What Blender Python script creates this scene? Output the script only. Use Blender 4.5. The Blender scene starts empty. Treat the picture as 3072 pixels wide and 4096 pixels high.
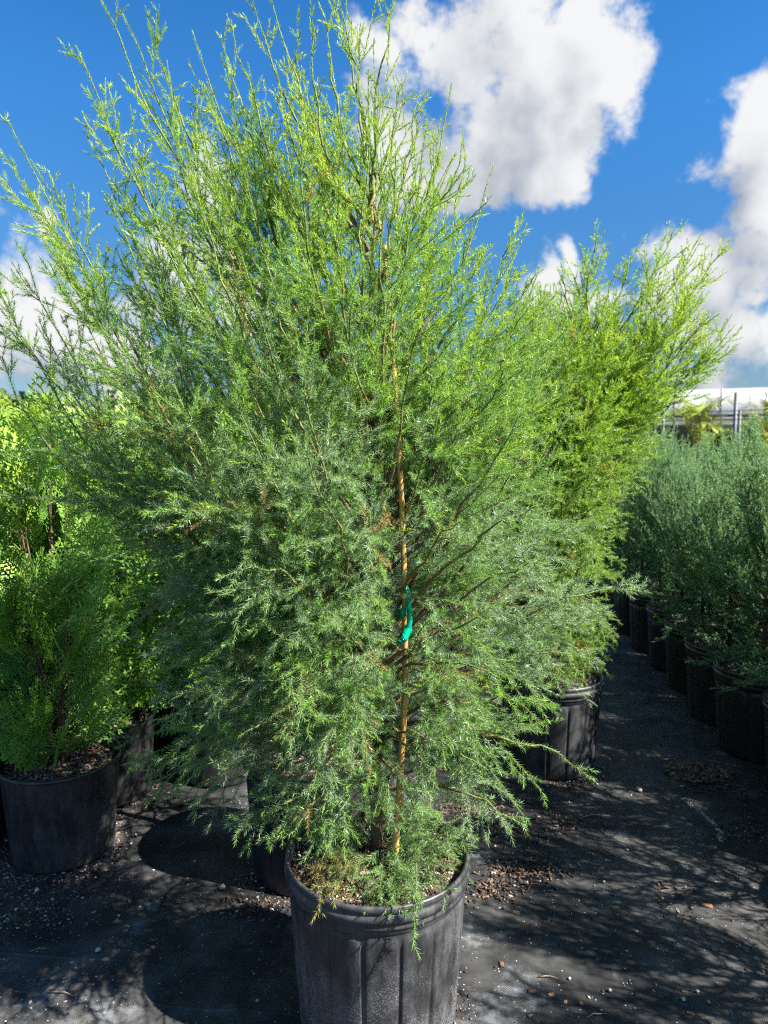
import bpy, math, random
import numpy as np
from mathutils import Vector, Matrix

SC = bpy.context.scene
COL = SC.collection
R = math.radians

# ------------------------------------------------------------------ camera
H_CAM = 1.37
PITCH = R(5.0)
F_PX = 2850.0
cam_d = bpy.data.cameras.new('camera')
cam = bpy.data.objects.new('camera', cam_d)
COL.objects.link(cam)
cam.location = (0, 0, H_CAM)
cam.rotation_euler = (math.pi / 2 - PITCH, 0, 0)
cam_d.sensor_fit = 'VERTICAL'
cam_d.sensor_height = 36.0
cam_d.lens = 36.0 * F_PX / 4096.0
cam_d.clip_start = 0.05
cam_d.clip_end = 5000
cam_d.dof.use_dof = True
cam_d.dof.focus_distance = 1.6
cam_d.dof.aperture_fstop = 5.0
SC.camera = cam

# ------------------------------------------------------------------ sun
SUN = Vector((1.0, -0.40, 1.0)).normalized()
sun_d = bpy.data.lights.new('sun', 'SUN')
sun_d.energy = 5.0
sun_d.angle = R(0.53)
sun_d.color = (1.0, 0.95, 0.87)
sun = bpy.data.objects.new('sun', sun_d)
COL.objects.link(sun)
sun.rotation_euler = SUN.to_track_quat('Z', 'Y').to_euler()
sun.location = (20, -6, 20)

# ------------------------------------------------------------------ exposure
vs = SC.view_settings
vs.view_transform = 'Standard'
vs.look = 'None'
vs.gamma = 1.0
vs.use_curve_mapping = False
vs.exposure = 1.8
SC.render.engine = 'CYCLES'
SC.cycles.max_bounces = 6
SC.cycles.diffuse_bounces = 3
SC.cycles.glossy_bounces = 2
SC.cycles.transmission_bounces = 4
SC.cycles.transparent_max_bounces = 4
SC.cycles.use_denoising = False
SC.cycles.pixel_filter_type = 'BLACKMAN_HARRIS'
SC.cycles.filter_width = 1.15
SC.cycles.caustics_reflective = False
SC.cycles.caustics_refractive = False


def ray(px, py):
    u = (px - 1536.0) / F_PX
    v = (2048.0 - py) / F_PX
    c, s = math.cos(PITCH), math.sin(PITCH)
    return Vector((u, c + v * s, -s + v * c))


def P(px, py, D):
    """world point seen at a photograph pixel, D metres in front of the camera"""
    d = ray(px, py)
    return Vector((0, 0, H_CAM)) + d * (D / d.y)


def G(px, py, z=0.0):
    """ground point seen at a photograph pixel"""
    d = ray(px, py)
    return Vector((0, 0, H_CAM)) + d * ((z - H_CAM) / d.z)


# ------------------------------------------------------------------ node helpers
class NT:
    def __init__(self, tree):
        self.t = tree
        self.n = tree.nodes
        self.l = tree.links

    def put(self, sock, v):
        if isinstance(v, bpy.types.NodeSocket):
            self.l.new(v, sock)
        elif v is not None:
            sock.default_value = v

    def math(self, op, a, b=None, c=None, clamp=False):
        m = self.n.new('ShaderNodeMath')
        m.operation = op
        m.use_clamp = clamp
        for i, v in enumerate((a, b, c)):
            self.put(m.inputs[i], v)
        return m.outputs[0]

    def vmath(self, op, a, b=None, scale=None):
        m = self.n.new('ShaderNodeVectorMath')
        m.operation = op
        self.put(m.inputs[0], a)
        if b is not None:
            self.put(m.inputs[1], b)
        if scale is not None:
            self.put(m.inputs['Scale'], scale)
        return m.outputs['Value'] if op in ('LENGTH', 'DOT_PRODUCT', 'DISTANCE') else m.outputs[0]

    def mix(self, f, a, b, kind='RGBA', blend='MIX'):
        m = self.n.new('ShaderNodeMix')
        m.data_type = kind
        if kind == 'RGBA':
            m.blend_type = blend
            i0, i1, i2, o = 0, 6, 7, 2
        else:
            i0, i1, i2, o = 0, 2, 3, 0
        self.put(m.inputs[i0], f)
        self.put(m.inputs[i1], a)
        self.put(m.inputs[i2], b)
        return m.outputs[o]

    def ramp(self, f, lo, hi, a=0.0, b=1.0, smooth=True):
        m = self.n.new('ShaderNodeMapRange')
        m.interpolation_type = 'SMOOTHSTEP' if smooth else 'LINEAR'
        m.clamp = True
        for i, v in enumerate((f, lo, hi, a, b)):
            self.put(m.inputs[i], v)
        return m.outputs[0]

    def noise(self, vec, scale, detail=4, rough=0.55, dist=0.0, out=0):
        m = self.n.new('ShaderNodeTexNoise')
        self.put(m.inputs['Vector'], vec)
        m.inputs['Scale'].default_value = scale
        m.inputs['Detail'].default_value = detail
        m.inputs['Roughness'].default_value = rough
        m.inputs['Distortion'].default_value = dist
        return m.outputs[out]

    def vor(self, vec, scale, feature='F1', out=0):
        m = self.n.new('ShaderNodeTexVoronoi')
        m.feature = feature
        self.put(m.inputs['Vector'], vec)
        m.inputs['Scale'].default_value = scale
        return m.outputs[out]

    def bump(self, h, strength, dist):
        m = self.n.new('ShaderNodeBump')
        m.inputs['Strength'].default_value = strength
        m.inputs['Distance'].default_value = dist
        self.put(m.inputs['Height'], h)
        return m.outputs[0]


def c4(c):
    return (c[0], c[1], c[2], 1.0)


# ------------------------------------------------------------------ world: clear sky with cumulus
world = bpy.data.worlds.new('World')
SC.world = world
world.use_nodes = True
world.cycles.sampling_method = 'MANUAL'
world.cycles.sample_map_resolution = 512
wt = NT(world.node_tree)
wt.n.clear()
w_out = wt.n.new('ShaderNodeOutputWorld')
w_bg = wt.n.new('ShaderNodeBackground')
wt.l.new(w_bg.outputs[0], w_out.inputs[0])
SKY_STRENGTH = 0.07
CLOUD = 3.75
w_bg.inputs[1].default_value = SKY_STRENGTH
sky = wt.n.new('ShaderNodeTexSky')
sky.sky_type = 'NISHITA'
sky.sun_disc = False
sky.sun_elevation = math.asin(SUN.z)
sky.sun_rotation = math.atan2(SUN.x, SUN.y)
sky.altitude = 0
sky.air_density = 0.9
sky.dust_density = 0.0
sky.ozone_density = 3.0

# cumulus: fields of round lobes about fixed sky directions, broken up by turbulence
BLOBS = [
    (2050, 60, 440), (1830, 300, 390), (2230, 270, 360), (2020, 560, 290), (2230, 520, 230), (1560, 520, 230),
    (1700, 700, 250), (2470, 350, 190), (2190, 740, 170), (2380, 90, 260), (1530, 160, 140), (1900, 760, 170),
    (3110, 600, 260), (3120, 820, 390), (3000, 1040, 300), (2800, 1150, 250), (2880, 1330, 240), (2700, 1330, 170),
    (3120, 1250, 260), (2200, 1170, 160), (2420, 1190, 170), (2300, 1060, 80),
    (40, 1190, 300), (190, 1330, 300), (-40, 1400, 330), (360, 1420, 200), (640, 1300, 190), (850, 720, 120),
    (900, 960, 150), (700, 1050, 140), (560, 1420, 170), (960, 1250, 160), (140, 920, 60), (2780, 1500, 120),
]
tc = wt.n.new('ShaderNodeTexCoord')
gdir = tc.outputs['Generated']
wob = wt.noise(gdir, 9.0, 2, 0.6, out=1)
wob = wt.vmath('SCALE', wt.vmath('SUBTRACT', wob, (0.5, 0.5, 0.5)), scale=0.115)
vecw = wt.vmath('ADD', gdir, wob)
toward = Vector((SUN.x, SUN.y, SUN.z + 0.4)) * 0.055


def lobes(shift):
    acc = None
    for bx_, by_, br_ in BLOBS:
        c = ray(bx_, by_).normalized()
        c2 = ray(bx_ + br_, by_).normalized()
        r = (c - c2).length
        d = wt.vmath('DISTANCE', vecw, tuple(c - shift))
        f = wt.math('MULTIPLY_ADD', d, -1.0 / r, 1.0)
        acc = f if acc is None else wt.math('SMOOTH_MAX', acc, f, 0.18)
    return acc


# the same kind of weather over the rest of the sky
fl = wt.math('MULTIPLY_ADD', wt.noise(gdir, 2.1, 1, 0.5), 5.0, -2.9)
away = wt.ramp(wt.vmath('DOT_PRODUCT', gdir, tuple(ray(1536, 1500).normalized())), 0.66, 0.76, 0.0, 4.0)
fl = wt.math('SUBTRACT', fl, away)
n0 = wt.noise(gdir, 8.0, 10, 0.64, 0.0)
ns = wt.noise(gdir, 8.0, 3, 0.55, 0.0)
n1 = wt.noise(wt.vmath('ADD', gdir, tuple(toward)), 8.0, 3, 0.55, 0.0)
lb0 = wt.math('MAXIMUM', lobes(Vector((0, 0, 0))), fl)
d0 = wt.math('MULTIPLY_ADD', wt.math('SUBTRACT', n0, 0.5), 3.5, lb0)
ds = wt.math('MULTIPLY_ADD', wt.math('SUBTRACT', ns, 0.5), 2.0, lb0)
d1 = wt.math('MULTIPLY_ADD', wt.math('SUBTRACT', n1, 0.5), 2.0, wt.math('MAXIMUM', lobes(toward), fl))
cover = wt.ramp(d0, 0.0, 0.55)
rim = wt.math('SUBTRACT', ds, d1)
fine = wt.math('MULTIPLY', wt.math('SUBTRACT', n0, ns), 1.6)
lit = wt.ramp(wt.math('ADD', fine, wt.math('MULTIPLY_ADD', rim, 0.50, wt.math('MULTIPLY', d1, -0.44))), -0.98, 0.30)
ccol = wt.mix(lit, (CLOUD * .40, CLOUD * .46, CLOUD * .57, 1), (CLOUD, CLOUD * 1.01, CLOUD * 1.02, 1))
skyc = wt.n.new('ShaderNodeHueSaturation')
skyc.inputs['Saturation'].default_value = 1.33
skyc.inputs['Hue'].default_value = 0.502
skyc.inputs['Value'].default_value = 0.87
wt.l.new(sky.outputs[0], skyc.inputs['Color'])
sepd = wt.n.new('ShaderNodeSeparateXYZ')
wt.l.new(gdir, sepd.inputs[0])
# clear dry air: less glare along the horizon than the standard atmosphere
glare = wt.ramp(sepd.outputs[2], -0.05, 0.42, 0.20, 1.0, smooth=False)
skyd = wt.mix(1.0, skyc.outputs[0], wt.vmath('SCALE', (1.0, 1.0, 1.0), scale=glare), blend='MULTIPLY')
wcol = wt.mix(cover, skyd, ccol)
wt.l.new(wcol, w_bg.inputs[0])

# ------------------------------------------------------------------ materials
MATS = {}


def new_mat(name):
    m = bpy.data.materials.new(name)
    m.use_nodes = True
    nt = NT(m.node_tree)
    b = m.node_tree.nodes['Principled BSDF']
    MATS[name] = m
    return m, nt, b


def foliage_mat(name, trans=0.3, rough=0.45, spec=0.35):
    m, t, b = new_mat(name)
    a = t.n.new('ShaderNodeAttribute')
    a.attribute_name = 'col'
    b.inputs['Roughness'].default_value = rough
    b.inputs['Specular IOR Level'].default_value = spec
    t.l.new(a.outputs[0], b.inputs['Base Color'])
    tr = t.n.new('ShaderNodeBsdfTranslucent')
    t.l.new(t.mix(1.0, a.outputs[0], (1.0, 1.0, 0.55, 1), blend='MULTIPLY'), tr.inputs[0])
    ms = t.n.new('ShaderNodeMixShader')
    ms.inputs[0].default_value = trans
    t.l.new(b.outputs[0], ms.inputs[1])
    t.l.new(tr.outputs[0], ms.inputs[2])
    t.l.new(ms.outputs[0], t.n['Material Output'].inputs[0])
    return m


foliage_mat('needle_foliage', 0.50, 0.38, 0.45)
foliage_mat('scale_foliage', 0.14, 0.42, 0.4)
foliage_mat('far_foliage', 0.2, 0.6, 0.2)

m, t, b = new_mat('bark')
a = t.n.new('ShaderNodeAttribute')
a.attribute_name = 'col'
tcn = t.n.new('ShaderNodeTexCoord')
nz = t.noise(tcn.outputs['Object'], 140, 4, 0.6)
t.l.new(t.mix(t.ramp(nz, 0.3, 0.7), a.outputs[0], t.mix(1.0, a.outputs[0], (0.45, 0.42, 0.42, 1), blend='MULTIPLY')), b.inputs['Base Color'])
b.inputs['Roughness'].default_value = 0.85
t.l.new(t.bump(nz, 0.5, 0.003), b.inputs['Normal'])

m, t, b = new_mat('bamboo')
tcn = t.n.new('ShaderNodeTexCoord')
mp = t.n.new('ShaderNodeMapping')
mp.inputs['Scale'].default_value = (1, 1, 0.08)
t.l.new(tcn.outputs['Object'], mp.inputs[0])
n1 = t.noise(mp.outputs[0], 220, 4, 0.6)
n2 = t.noise(tcn.outputs['Object'], 22, 4, 0.6)
colr = t.mix(t.ramp(n1, 0.3, 0.75), (0.56, 0.35, 0.11, 1), (0.40, 0.22, 0.06, 1))
colr = t.mix(t.ramp(n2, 0.58, 0.75), colr, (0.30, 0.17, 0.07, 1))
t.l.new(colr, b.inputs['Base Color'])
b.inputs['Roughness'].default_value = 0.42

m, t, b = new_mat('green_tape')
b.inputs['Base Color'].default_value = (0.0, 0.40, 0.27, 1)
b.inputs['Roughness'].default_value = 0.16
tr = t.n.new('ShaderNodeBsdfTranslucent')
tr.inputs[0].default_value = (0.0, 0.7, 0.42, 1)
ms = t.n.new('ShaderNodeMixShader')
ms.inputs[0].default_value = 0.4
t.l.new(b.outputs[0], ms.inputs[1])
t.l.new(tr.outputs[0], ms.inputs[2])
t.l.new(ms.outputs[0], t.n['Material Output'].inputs[0])


def pot_mat(name, dust, speck):
    m, t, b = new_mat(name)
    tcn = t.n.new('ShaderNodeTexCoord')
    o = tcn.outputs['Object']
    sep = t.n.new('ShaderNodeSeparateXYZ')
    t.l.new(o, sep.inputs[0])
    big = t.noise(o, 5.5, 5, 0.6)
    mp = t.n.new('ShaderNodeMapping')
    mp.inputs['Scale'].default_value = (1, 1, 0.25)
    t.l.new(o, mp.inputs[0])
    streak = t.noise(mp.outputs[0], 38, 5, 0.65)
    v = t.vor(o, 230)
    v2 = t.vor(o, 120)
    sp = t.ramp(v, 0.42, 0.22)
    sp2 = t.ramp(v2, 0.25, 0.12)
    sp = t.math('MAXIMUM', sp, sp2)
    low = t.ramp(sep.outputs[2], 0.34, 0.16)
    amt = t.math('MULTIPLY', t.math('MULTIPLY', sp, low), t.ramp(big, 0.35, 0.6))
    amt = t.math('MULTIPLY', amt, speck)
    dst = t.math('MULTIPLY', t.ramp(t.math('ADD', t.math('MULTIPLY', streak, 0.5), t.math('MULTIPLY', big, 0.5)), 0.36, 0.68), dust)
    amt = t.math('ADD', amt, dst, clamp=True)
    t.l.new(t.mix(amt, (0.016, 0.0165, 0.018, 1), (0.20, 0.205, 0.215, 1)), b.inputs['Base Color'])
    t.l.new(t.ramp(amt, 0, 0.5, 0.36, 0.7), b.inputs['Roughness'])
    t.l.new(t.bump(t.math('ADD', t.noise(o, 90, 3, 0.5), t.math('MULTIPLY', amt, 0.6)), 0.12, 0.004), b.inputs['Normal'])
    return m


pot_mat('pot_plastic_speckled', 0.36, 0.65)
pot_mat('pot_plastic_dusty', 0.24, 0.10)
pot_mat('pot_plastic_plain', 0.05, 0.03)

m, t, b = new_mat('soil')
tcn = t.n.new('ShaderNodeTexCoord')
o = tcn.outputs['Object']
v = t.vor(o, 120, out=1)
vd = t.vor(o, 120)
sv = t.n.new('ShaderNodeSeparateColor')
t.l.new(v, sv.inputs[0])
cc = t.mix(t.noise(o, 60, 4), (0.03, 0.02, 0.014, 1), (0.10, 0.065, 0.045, 1))
cc = t.mix(t.ramp(sv.outputs[0], 0.78, 0.8), cc, (0.36, 0.30, 0.25, 1))
t.l.new(cc, b.inputs['Base Color'])
b.inputs['Roughness'].default_value = 0.95
t.l.new(t.bump(vd, 1.0, 0.006), b.inputs['Normal'])

for nm in ('granule', 'chip'):
    m, t, b = new_mat(nm)
    a = t.n.new('ShaderNodeAttribute')
    a.attribute_name = 'col'
    tcn = t.n.new('ShaderNodeTexCoord')
    nz = t.noise(tcn.outputs['Object'], 160, 3, 0.6)
    t.l.new(t.mix(t.ramp(nz, 0.35, 0.7), a.outputs[0], t.mix(1.0, a.outputs[0], (0.6, 0.55, 0.5, 1), blend='MULTIPLY')), b.inputs['Base Color'])
    b.inputs['Roughness'].default_value = 0.9

# woven landscape fabric
m, t, b = new_mat('landscape_fabric')
tcn = t.n.new('ShaderNodeTexCoord')
o = tcn.outputs['Object']
sep = t.n.new('ShaderNodeSeparateXYZ')
t.l.new(o, sep.inputs[0])
PITCHW = 2 * math.pi / 0.0042
sx = t.math('SINE', t.math('MULTIPLY', sep.outputs[0], PITCHW))
sy = t.math('SINE', t.math('MULTIPLY', sep.outputs[1], PITCHW * 0.8))
weave = t.math('MULTIPLY', sx, sy)
weave01 = t.ramp(weave, -0.2, 0.7)
big = t.noise(o, 1.5, 6, 0.62, 0.3)
mid = t.noise(o, 7.0, 6, 0.65, 0.2)
mp = t.n.new('ShaderNodeMapping')
mp.inputs['Scale'].default_value = (0.25, 1.6, 1)
mp.inputs['Rotation'].default_value = (0, 0, R(-6))
t.l.new(o, mp.inputs[0])
drag = t.noise(mp.outputs[0], 12, 6, 0.7)
dust = t.ramp(t.math('ADD', t.math('MULTIPLY', big, 0.55), t.math('MULTIPLY', mid, 0.45)), 0.42, 0.68)
white = t.math('MULTIPLY', t.ramp(t.math('ADD', t.math('MULTIPLY', t.noise(o, 2.3, 5, 0.6, 0.4), 0.7), t.math('MULTIPLY', mid, 0.3)), 0.57, 0.66), weave01)
base = t.mix(dust, (0.016, 0.0168, 0.0185, 1), (0.095, 0.092, 0.088, 1))
base = t.mix(t.ramp(drag, 0.52, 0.72, 0, 0.5), base, (0.050, 0.051, 0.053, 1))
base = t.mix(t.math('MULTIPLY', t.ramp(weave, 0.0, 0.9), 0.3), base, (0.06, 0.06, 0.06, 1))
stain_sunlit = None  # white residue patches; those in the aisle and lower left paint in sunlit ground
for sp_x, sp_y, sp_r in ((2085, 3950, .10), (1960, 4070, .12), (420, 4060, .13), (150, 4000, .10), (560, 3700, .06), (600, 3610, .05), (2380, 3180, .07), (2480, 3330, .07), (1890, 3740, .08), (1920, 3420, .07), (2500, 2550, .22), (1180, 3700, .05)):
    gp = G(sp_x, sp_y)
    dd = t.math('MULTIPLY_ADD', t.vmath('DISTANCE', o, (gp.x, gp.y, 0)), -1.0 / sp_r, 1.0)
    stain_sunlit = dd if stain_sunlit is None else t.math('MAXIMUM', stain_sunlit, dd)
stain_sunlit = t.ramp(t.math('ADD', stain_sunlit, t.math('MULTIPLY_ADD', t.noise(o, 26, 6, 0.72), 3.4, -1.75)), 0.1, 1.3)
white = t.math('MAXIMUM', white, t.math('MULTIPLY', stain_sunlit, t.math('MULTIPLY_ADD', weave01, 0.7, 0.3)))
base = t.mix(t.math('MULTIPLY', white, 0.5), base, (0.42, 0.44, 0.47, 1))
vd = t.vor(o, 95)
vc = t.n.new('ShaderNodeSeparateColor')
t.l.new(t.vor(o, 95, out=1), vc.inputs[0])
spk = t.math('MULTIPLY', t.ramp(vd, 0.22, 0.14), t.ramp(vc.outputs[0], 0.86, 0.9))
base = t.mix(spk, base, (0.45, 0.40, 0.34, 1))
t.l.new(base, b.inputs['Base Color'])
t.l.new(t.ramp(weave, -1, 1, 0.62, 0.42), b.inputs['Roughness'])
b.inputs['Specular IOR Level'].default_value = 0.22
hh = t.math('ADD', t.math('MULTIPLY', weave, 0.06), t.math('MULTIPLY', drag, 0.9))
t.l.new(t.bump(hh, 0.45, 0.012), b.inputs['Normal'])


def plain_mat(name, col, rough=0.6, metal=0.0, noise=0.25, scale=6.0, trans=0.0):
    m, t, b = new_mat(name)
    tcn = t.n.new('ShaderNodeTexCoord')
    nz = t.noise(tcn.outputs['Object'], scale, 5, 0.6)
    dark = tuple(x * (1 - noise) for x in col)
    colr = t.mix(t.ramp(nz, 0.3, 0.7), c4(col), c4(dark))
    t.l.new(colr, b.inputs['Base Color'])
    b.inputs['Roughness'].default_value = rough
    b.inputs['Metallic'].default_value = metal
    if trans:
        tr = t.n.new('ShaderNodeBsdfTranslucent')
        t.l.new(colr, tr.inputs[0])
        ms = t.n.new('ShaderNodeMixShader')
        ms.inputs[0].default_value = trans
        t.l.new(b.outputs[0], ms.inputs[1])
        t.l.new(tr.outputs[0], ms.inputs[2])
        t.l.new(ms.outputs[0], t.n['Material Output'].inputs[0])
    return m


plain_mat('poly_film', (0.70, 0.71, 0.68), 0.5, noise=0.12, scale=0.5, trans=0.45)
plain_mat('galvanised', (0.11, 0.12, 0.14), 0.55, 0.2)
plain_mat('interior_shade', (0.03, 0.032, 0.03), 0.9)  # near-black colour painting in the greenhouse's inner shade
plain_mat('wood_pole', (0.16, 0.12, 0.09), 0.9)
plain_mat('dark_wire', (0.05, 0.05, 0.05), 0.6)


# ------------------------------------------------------------------ mesh helpers
def make_mesh(name, V, F, mat, col=None, smooth=False):
    """V (n,3); F one (m,k) array or a list of them; col (n,3) base colour per vertex"""
    Fs = F if isinstance(F, list) else [F]
    Fs = [np.asarray(f, np.int32) for f in Fs if len(f)]
    V = np.asarray(V, np.float32)
    me = bpy.data.meshes.new(name)
    me.vertices.add(len(V))
    me.vertices.foreach_set('co', V.ravel())
    loops = np.concatenate([f.ravel() for f in Fs])
    tot = np.concatenate([np.full(len(f), f.shape[1], np.int32) for f in Fs])
    start = np.concatenate([[0], np.cumsum(tot)[:-1]]).astype(np.int32)
    me.loops.add(len(loops))
    me.loops.foreach_set('vertex_index', loops)
    me.polygons.add(len(tot))
    me.polygons.foreach_set('loop_start', start)
    if smooth:
        me.polygons.foreach_set('use_smooth', np.ones(len(tot), bool))
    me.update(calc_edges=True)
    if col is not None:
        at = me.attributes.new('col', 'FLOAT_COLOR', 'POINT')
        c = np.ones((len(V), 4), np.float32)
        c[:, :3] = col
        at.data.foreach_set('color', c.ravel())
    me.materials.append(MATS[mat])
    return me


def obj(name, me, parent=None, loc=(0, 0, 0), rot=(0, 0, 0), scale=(1, 1, 1), **props):
    o = bpy.data.objects.new(name, me)
    COL.objects.link(o)
    o.parent = parent
    o.location = loc
    o.rotation_euler = rot
    o.scale = scale
    for k, v in props.items():
        o[k] = v
    return o


def thing(name, label, cat, loc=(0, 0, 0), rz=0.0, group=None, scale=1.0):
    o = obj(name, None, None, loc, (0, 0, rz), (scale,) * 3, label=label, category=cat)
    o.empty_display_size = 0.1
    if group:
        o['group'] = group
    return o


def copy_tree(src, label, loc, rz=0.0, scale=(1, 1, 1)):
    r = src.copy()
    COL.objects.link(r)
    r.location = loc
    r.rotation_euler = (0, 0, rz)
    r.scale = scale
    r['label'] = label
    for ch in list(src.children):
        c = ch.copy()
        COL.objects.link(c)
        c.parent = r
        for gch in list(ch.children):
            d = gch.copy()
            COL.objects.link(d)
            d.parent = c
    return r


def nrm(a):
    return a / np.maximum(np.linalg.norm(a, axis=-1, keepdims=True), 1e-9)


def frames(tn):
    ref = np.where(np.abs(tn[:, 2:3]) < 0.92, np.array([[0, 0, 1.0]]), np.array([[1.0, 0, 0]]))
    u = nrm(np.cross(tn, ref))
    w = np.cross(tn, u)
    return u, w


def tube(pts, rad, col, k=6, cap=True):
    """one tapered tube along a polyline"""
    pts = np.asarray(pts, float)
    n = len(pts)
    rad = np.broadcast_to(rad, (n,))
    col = np.broadcast_to(np.asarray(col, float), (n, 3))
    tn = nrm(np.gradient(pts, axis=0))
    u, w = frames(tn)
    a = np.arange(k) * 2 * math.pi / k
    ring = pts[:, None] + rad[:, None, None] * (u[:, None] * np.cos(a)[None, :, None] + w[:, None] * np.sin(a)[None, :, None])
    V = ring.reshape(-1, 3)
    C = np.repeat(col, k, axis=0)
    i = np.arange(n - 1)[:, None] * k
    j = np.arange(k)[None]
    j2 = (j + 1) % k
    F = np.stack([i + j, i + j2, i + k + j2, i + k + j], -1).reshape(-1, 4)
    Fs = [F]
    if cap:
        V = np.vstack([V, pts[0], pts[-1]])
        C = np.vstack([C, col[0], col[-1]])
        b0, b1 = n * k, n * k + 1
        T0 = np.stack([np.full(k, b0), (np.arange(k) + 1) % k, np.arange(k)], -1)
        T1 = np.stack([np.full(k, b1), (n - 1) * k + np.arange(k), (n - 1) * k + (np.arange(k) + 1) % k], -1)
        Fs.append(np.vstack([T0, T1]))
    return V, Fs, C


def join(parts):
    """parts: list of (V, F or [F..], C)"""
    Vs, Cs, by = [], [], {}
    off = 0
    for V, F, C in parts:
        Vs.append(V)
        Cs.append(C)
        for f in (F if isinstance(F, list) else [F]):
            if len(f):
                by.setdefault(f.shape[1], []).append(np.asarray(f) + off)
        off += len(V)
    return np.vstack(Vs), [np.vstack(v) for v in by.values()], np.vstack(Cs)


def lathe(profile, n, closed=False):
    pr = np.asarray(profile, float)
    k = len(pr)
    a = np.arange(n) * 2 * math.pi / n
    V = np.stack([pr[None, :, 0] * np.cos(a)[:, None], pr[None, :, 0] * np.sin(a)[:, None], np.broadcast_to(pr[None, :, 1], (n, k))], -1).reshape(-1, 3)
    i = np.arange(n)[:, None]
    i2 = (i + 1) % n
    m = k if closed else k - 1
    j = np.arange(m)[None]
    j2 = (j + 1) % k
    F = np.stack([i * k + j, i2 * k + j, i2 * k + j2, i * k + j2], -1).reshape(-1, 4)
    return V, F


# ------------------------------------------------------------------ shoots bearing needles
class Shoots:
    """quadratic shoots: pos(t) = p + d*L*t + b*t*t"""

    def __init__(self, p, d, b, L, young=0.3, dead=0.0, ang=1.0, nl=1.0, bare=0.0):
        n = len(p)
        self.p = np.asarray(p, float)
        self.d = nrm(np.asarray(d, float))
        self.b = np.asarray(b, float)
        f = lambda v: np.broadcast_to(np.asarray(v, float), (n,)).copy()
        self.L, self.young, self.dead, self.ang, self.nl, self.bare = f(L), f(young), f(dead), f(ang), f(nl), f(bare)

    def at(self, i, t):
        t = t[:, None]
        return self.p[i] + self.d[i] * self.L[i, None] * t + self.b[i] * t * t

    def tan(self, i, t):
        return nrm(self.d[i] * self.L[i, None] + 2 * self.b[i] * t[:, None])

    def pick(self, m):
        r = Shoots.__new__(Shoots)
        for k in ('p', 'd', 'b', 'L', 'young', 'dead', 'ang', 'nl', 'bare'):
            setattr(r, k, getattr(self, k)[m])
        return r

    @staticmethod
    def cat(ss):
        r = Shoots.__new__(Shoots)
        for k in ('p', 'd', 'b', 'L', 'young', 'dead', 'ang', 'nl', 'bare'):
            setattr(r, k, np.concatenate([getattr(s, k) for s in ss]))
        return r


def side_shoots(sh, rng, spacing, lfun, splay, t0=0.1, bend=0.0, bendz=0.0, **kw):
    """shoots sprouting along others"""
    n = np.maximum((sh.L * (1 - t0) / spacing).astype(int), 0)
    i = np.repeat(np.arange(len(n)), n)
    if len(i) == 0:
        return None, None
    k = np.arange(len(i)) - np.repeat(np.cumsum(n) - n, n)
    t = t0 + (1 - t0) * (k + rng.uniform(0.1, 0.9, len(i))) / n[i]
    pos = sh.at(i, t)
    tn = sh.tan(i, t)
    u, w = frames(tn)
    phi = k * 2.4 + rng.uniform(-0.5, 0.5, len(i)) + rng.uniform(0, 6.28, len(n))[i]
    rad = u * np.cos(phi)[:, None] + w * np.sin(phi)[:, None]
    a = splay + rng.normal(0, 0.13, len(i))
    d = tn * np.cos(a)[:, None] + rad * np.sin(a)[:, None]
    L = lfun(sh.L[i], t, rng)
    b = tn * (bend * L)[:, None] + rng.normal(0, 0.08, (len(i), 3)) * L[:, None]
    b[:, 2] += bendz * L
    return Shoots(pos, d, b, L, **{k2: (v(i, t) if callable(v) else v) for k2, v in kw.items()}), (i, t)


def needles(sh, rng, spacing, k, nl, nw, pal, a0=1.05, a1=0.42):
    """small pointed leaves in whorls of k; pal = (old, mid, young, dead) base colours"""
    nwh = np.maximum((sh.L / spacing).astype(int), 2)
    n = nwh * k
    i = np.repeat(np.arange(len(n)), n)
    q = np.arange(len(i)) - np.repeat(np.cumsum(n) - n, n)
    wh = q // k
    t = (wh + rng.uniform(0.0, 1.0, len(i))) / nwh[i]
    keep = t > sh.bare[i]
    i, q, wh, t = i[keep], q[keep], wh[keep], t[keep]
    pos = sh.at(i, t)
    tn = sh.tan(i, t)
    u, w = frames(tn)
    phi = (q % k) * 2 * math.pi / k + wh * (math.pi / k) + rng.normal(0, 0.22, len(i))
    rad = u * np.cos(phi)[:, None] + w * np.sin(phi)[:, None]
    ang = (a0 + (a1 - a0) * t ** 3) * sh.ang[i] + rng.normal(0, 0.12, len(i))
    nd = nrm(tn * np.cos(ang)[:, None] + rad * np.sin(ang)[:, None])
    ln = nl * sh.nl[i] * (1 - 0.35 * t ** 5) * rng.uniform(0.75, 1.2, len(i))
    side = nrm(np.cross(nd, rad + 0.35 * rng.normal(0, 1, (len(i), 3))))
    hw = nw * 0.5 * rng.uniform(0.8, 1.2, len(i))
    up = tn * (0.10 * ln)[:, None]
    V = np.stack([pos + nd * (ln * 0.12)[:, None] + side * hw[:, None], pos + nd * ln[:, None] + up, pos + nd * (ln * 0.12)[:, None] - side * hw[:, None]], 1).reshape(-1, 3)
    F = np.arange(len(i) * 3).reshape(-1, 3)
    old, midc, young, dead = [np.asarray(c) for c in pal]
    y = np.clip(sh.young[i] + 0.55 * np.clip(t - 0.55, 0, 1) + rng.normal(0, 0.08, len(i)), 0, 1)
    c = np.where(y[:, None] < 0.5, old + (midc - old) * (y[:, None] * 2), midc + (young - midc) * (y[:, None] * 2 - 1))
    dd = np.clip(sh.dead[i] * rng.uniform(0.6, 1.3, len(i)), 0, 1)[:, None]
    c = c * (1 - dd) + dead * dd
    c = c * rng.uniform(0.8, 1.2, (len(i), 1))
    C = np.repeat(c, 3, axis=0)
    return V, F, C


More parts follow.
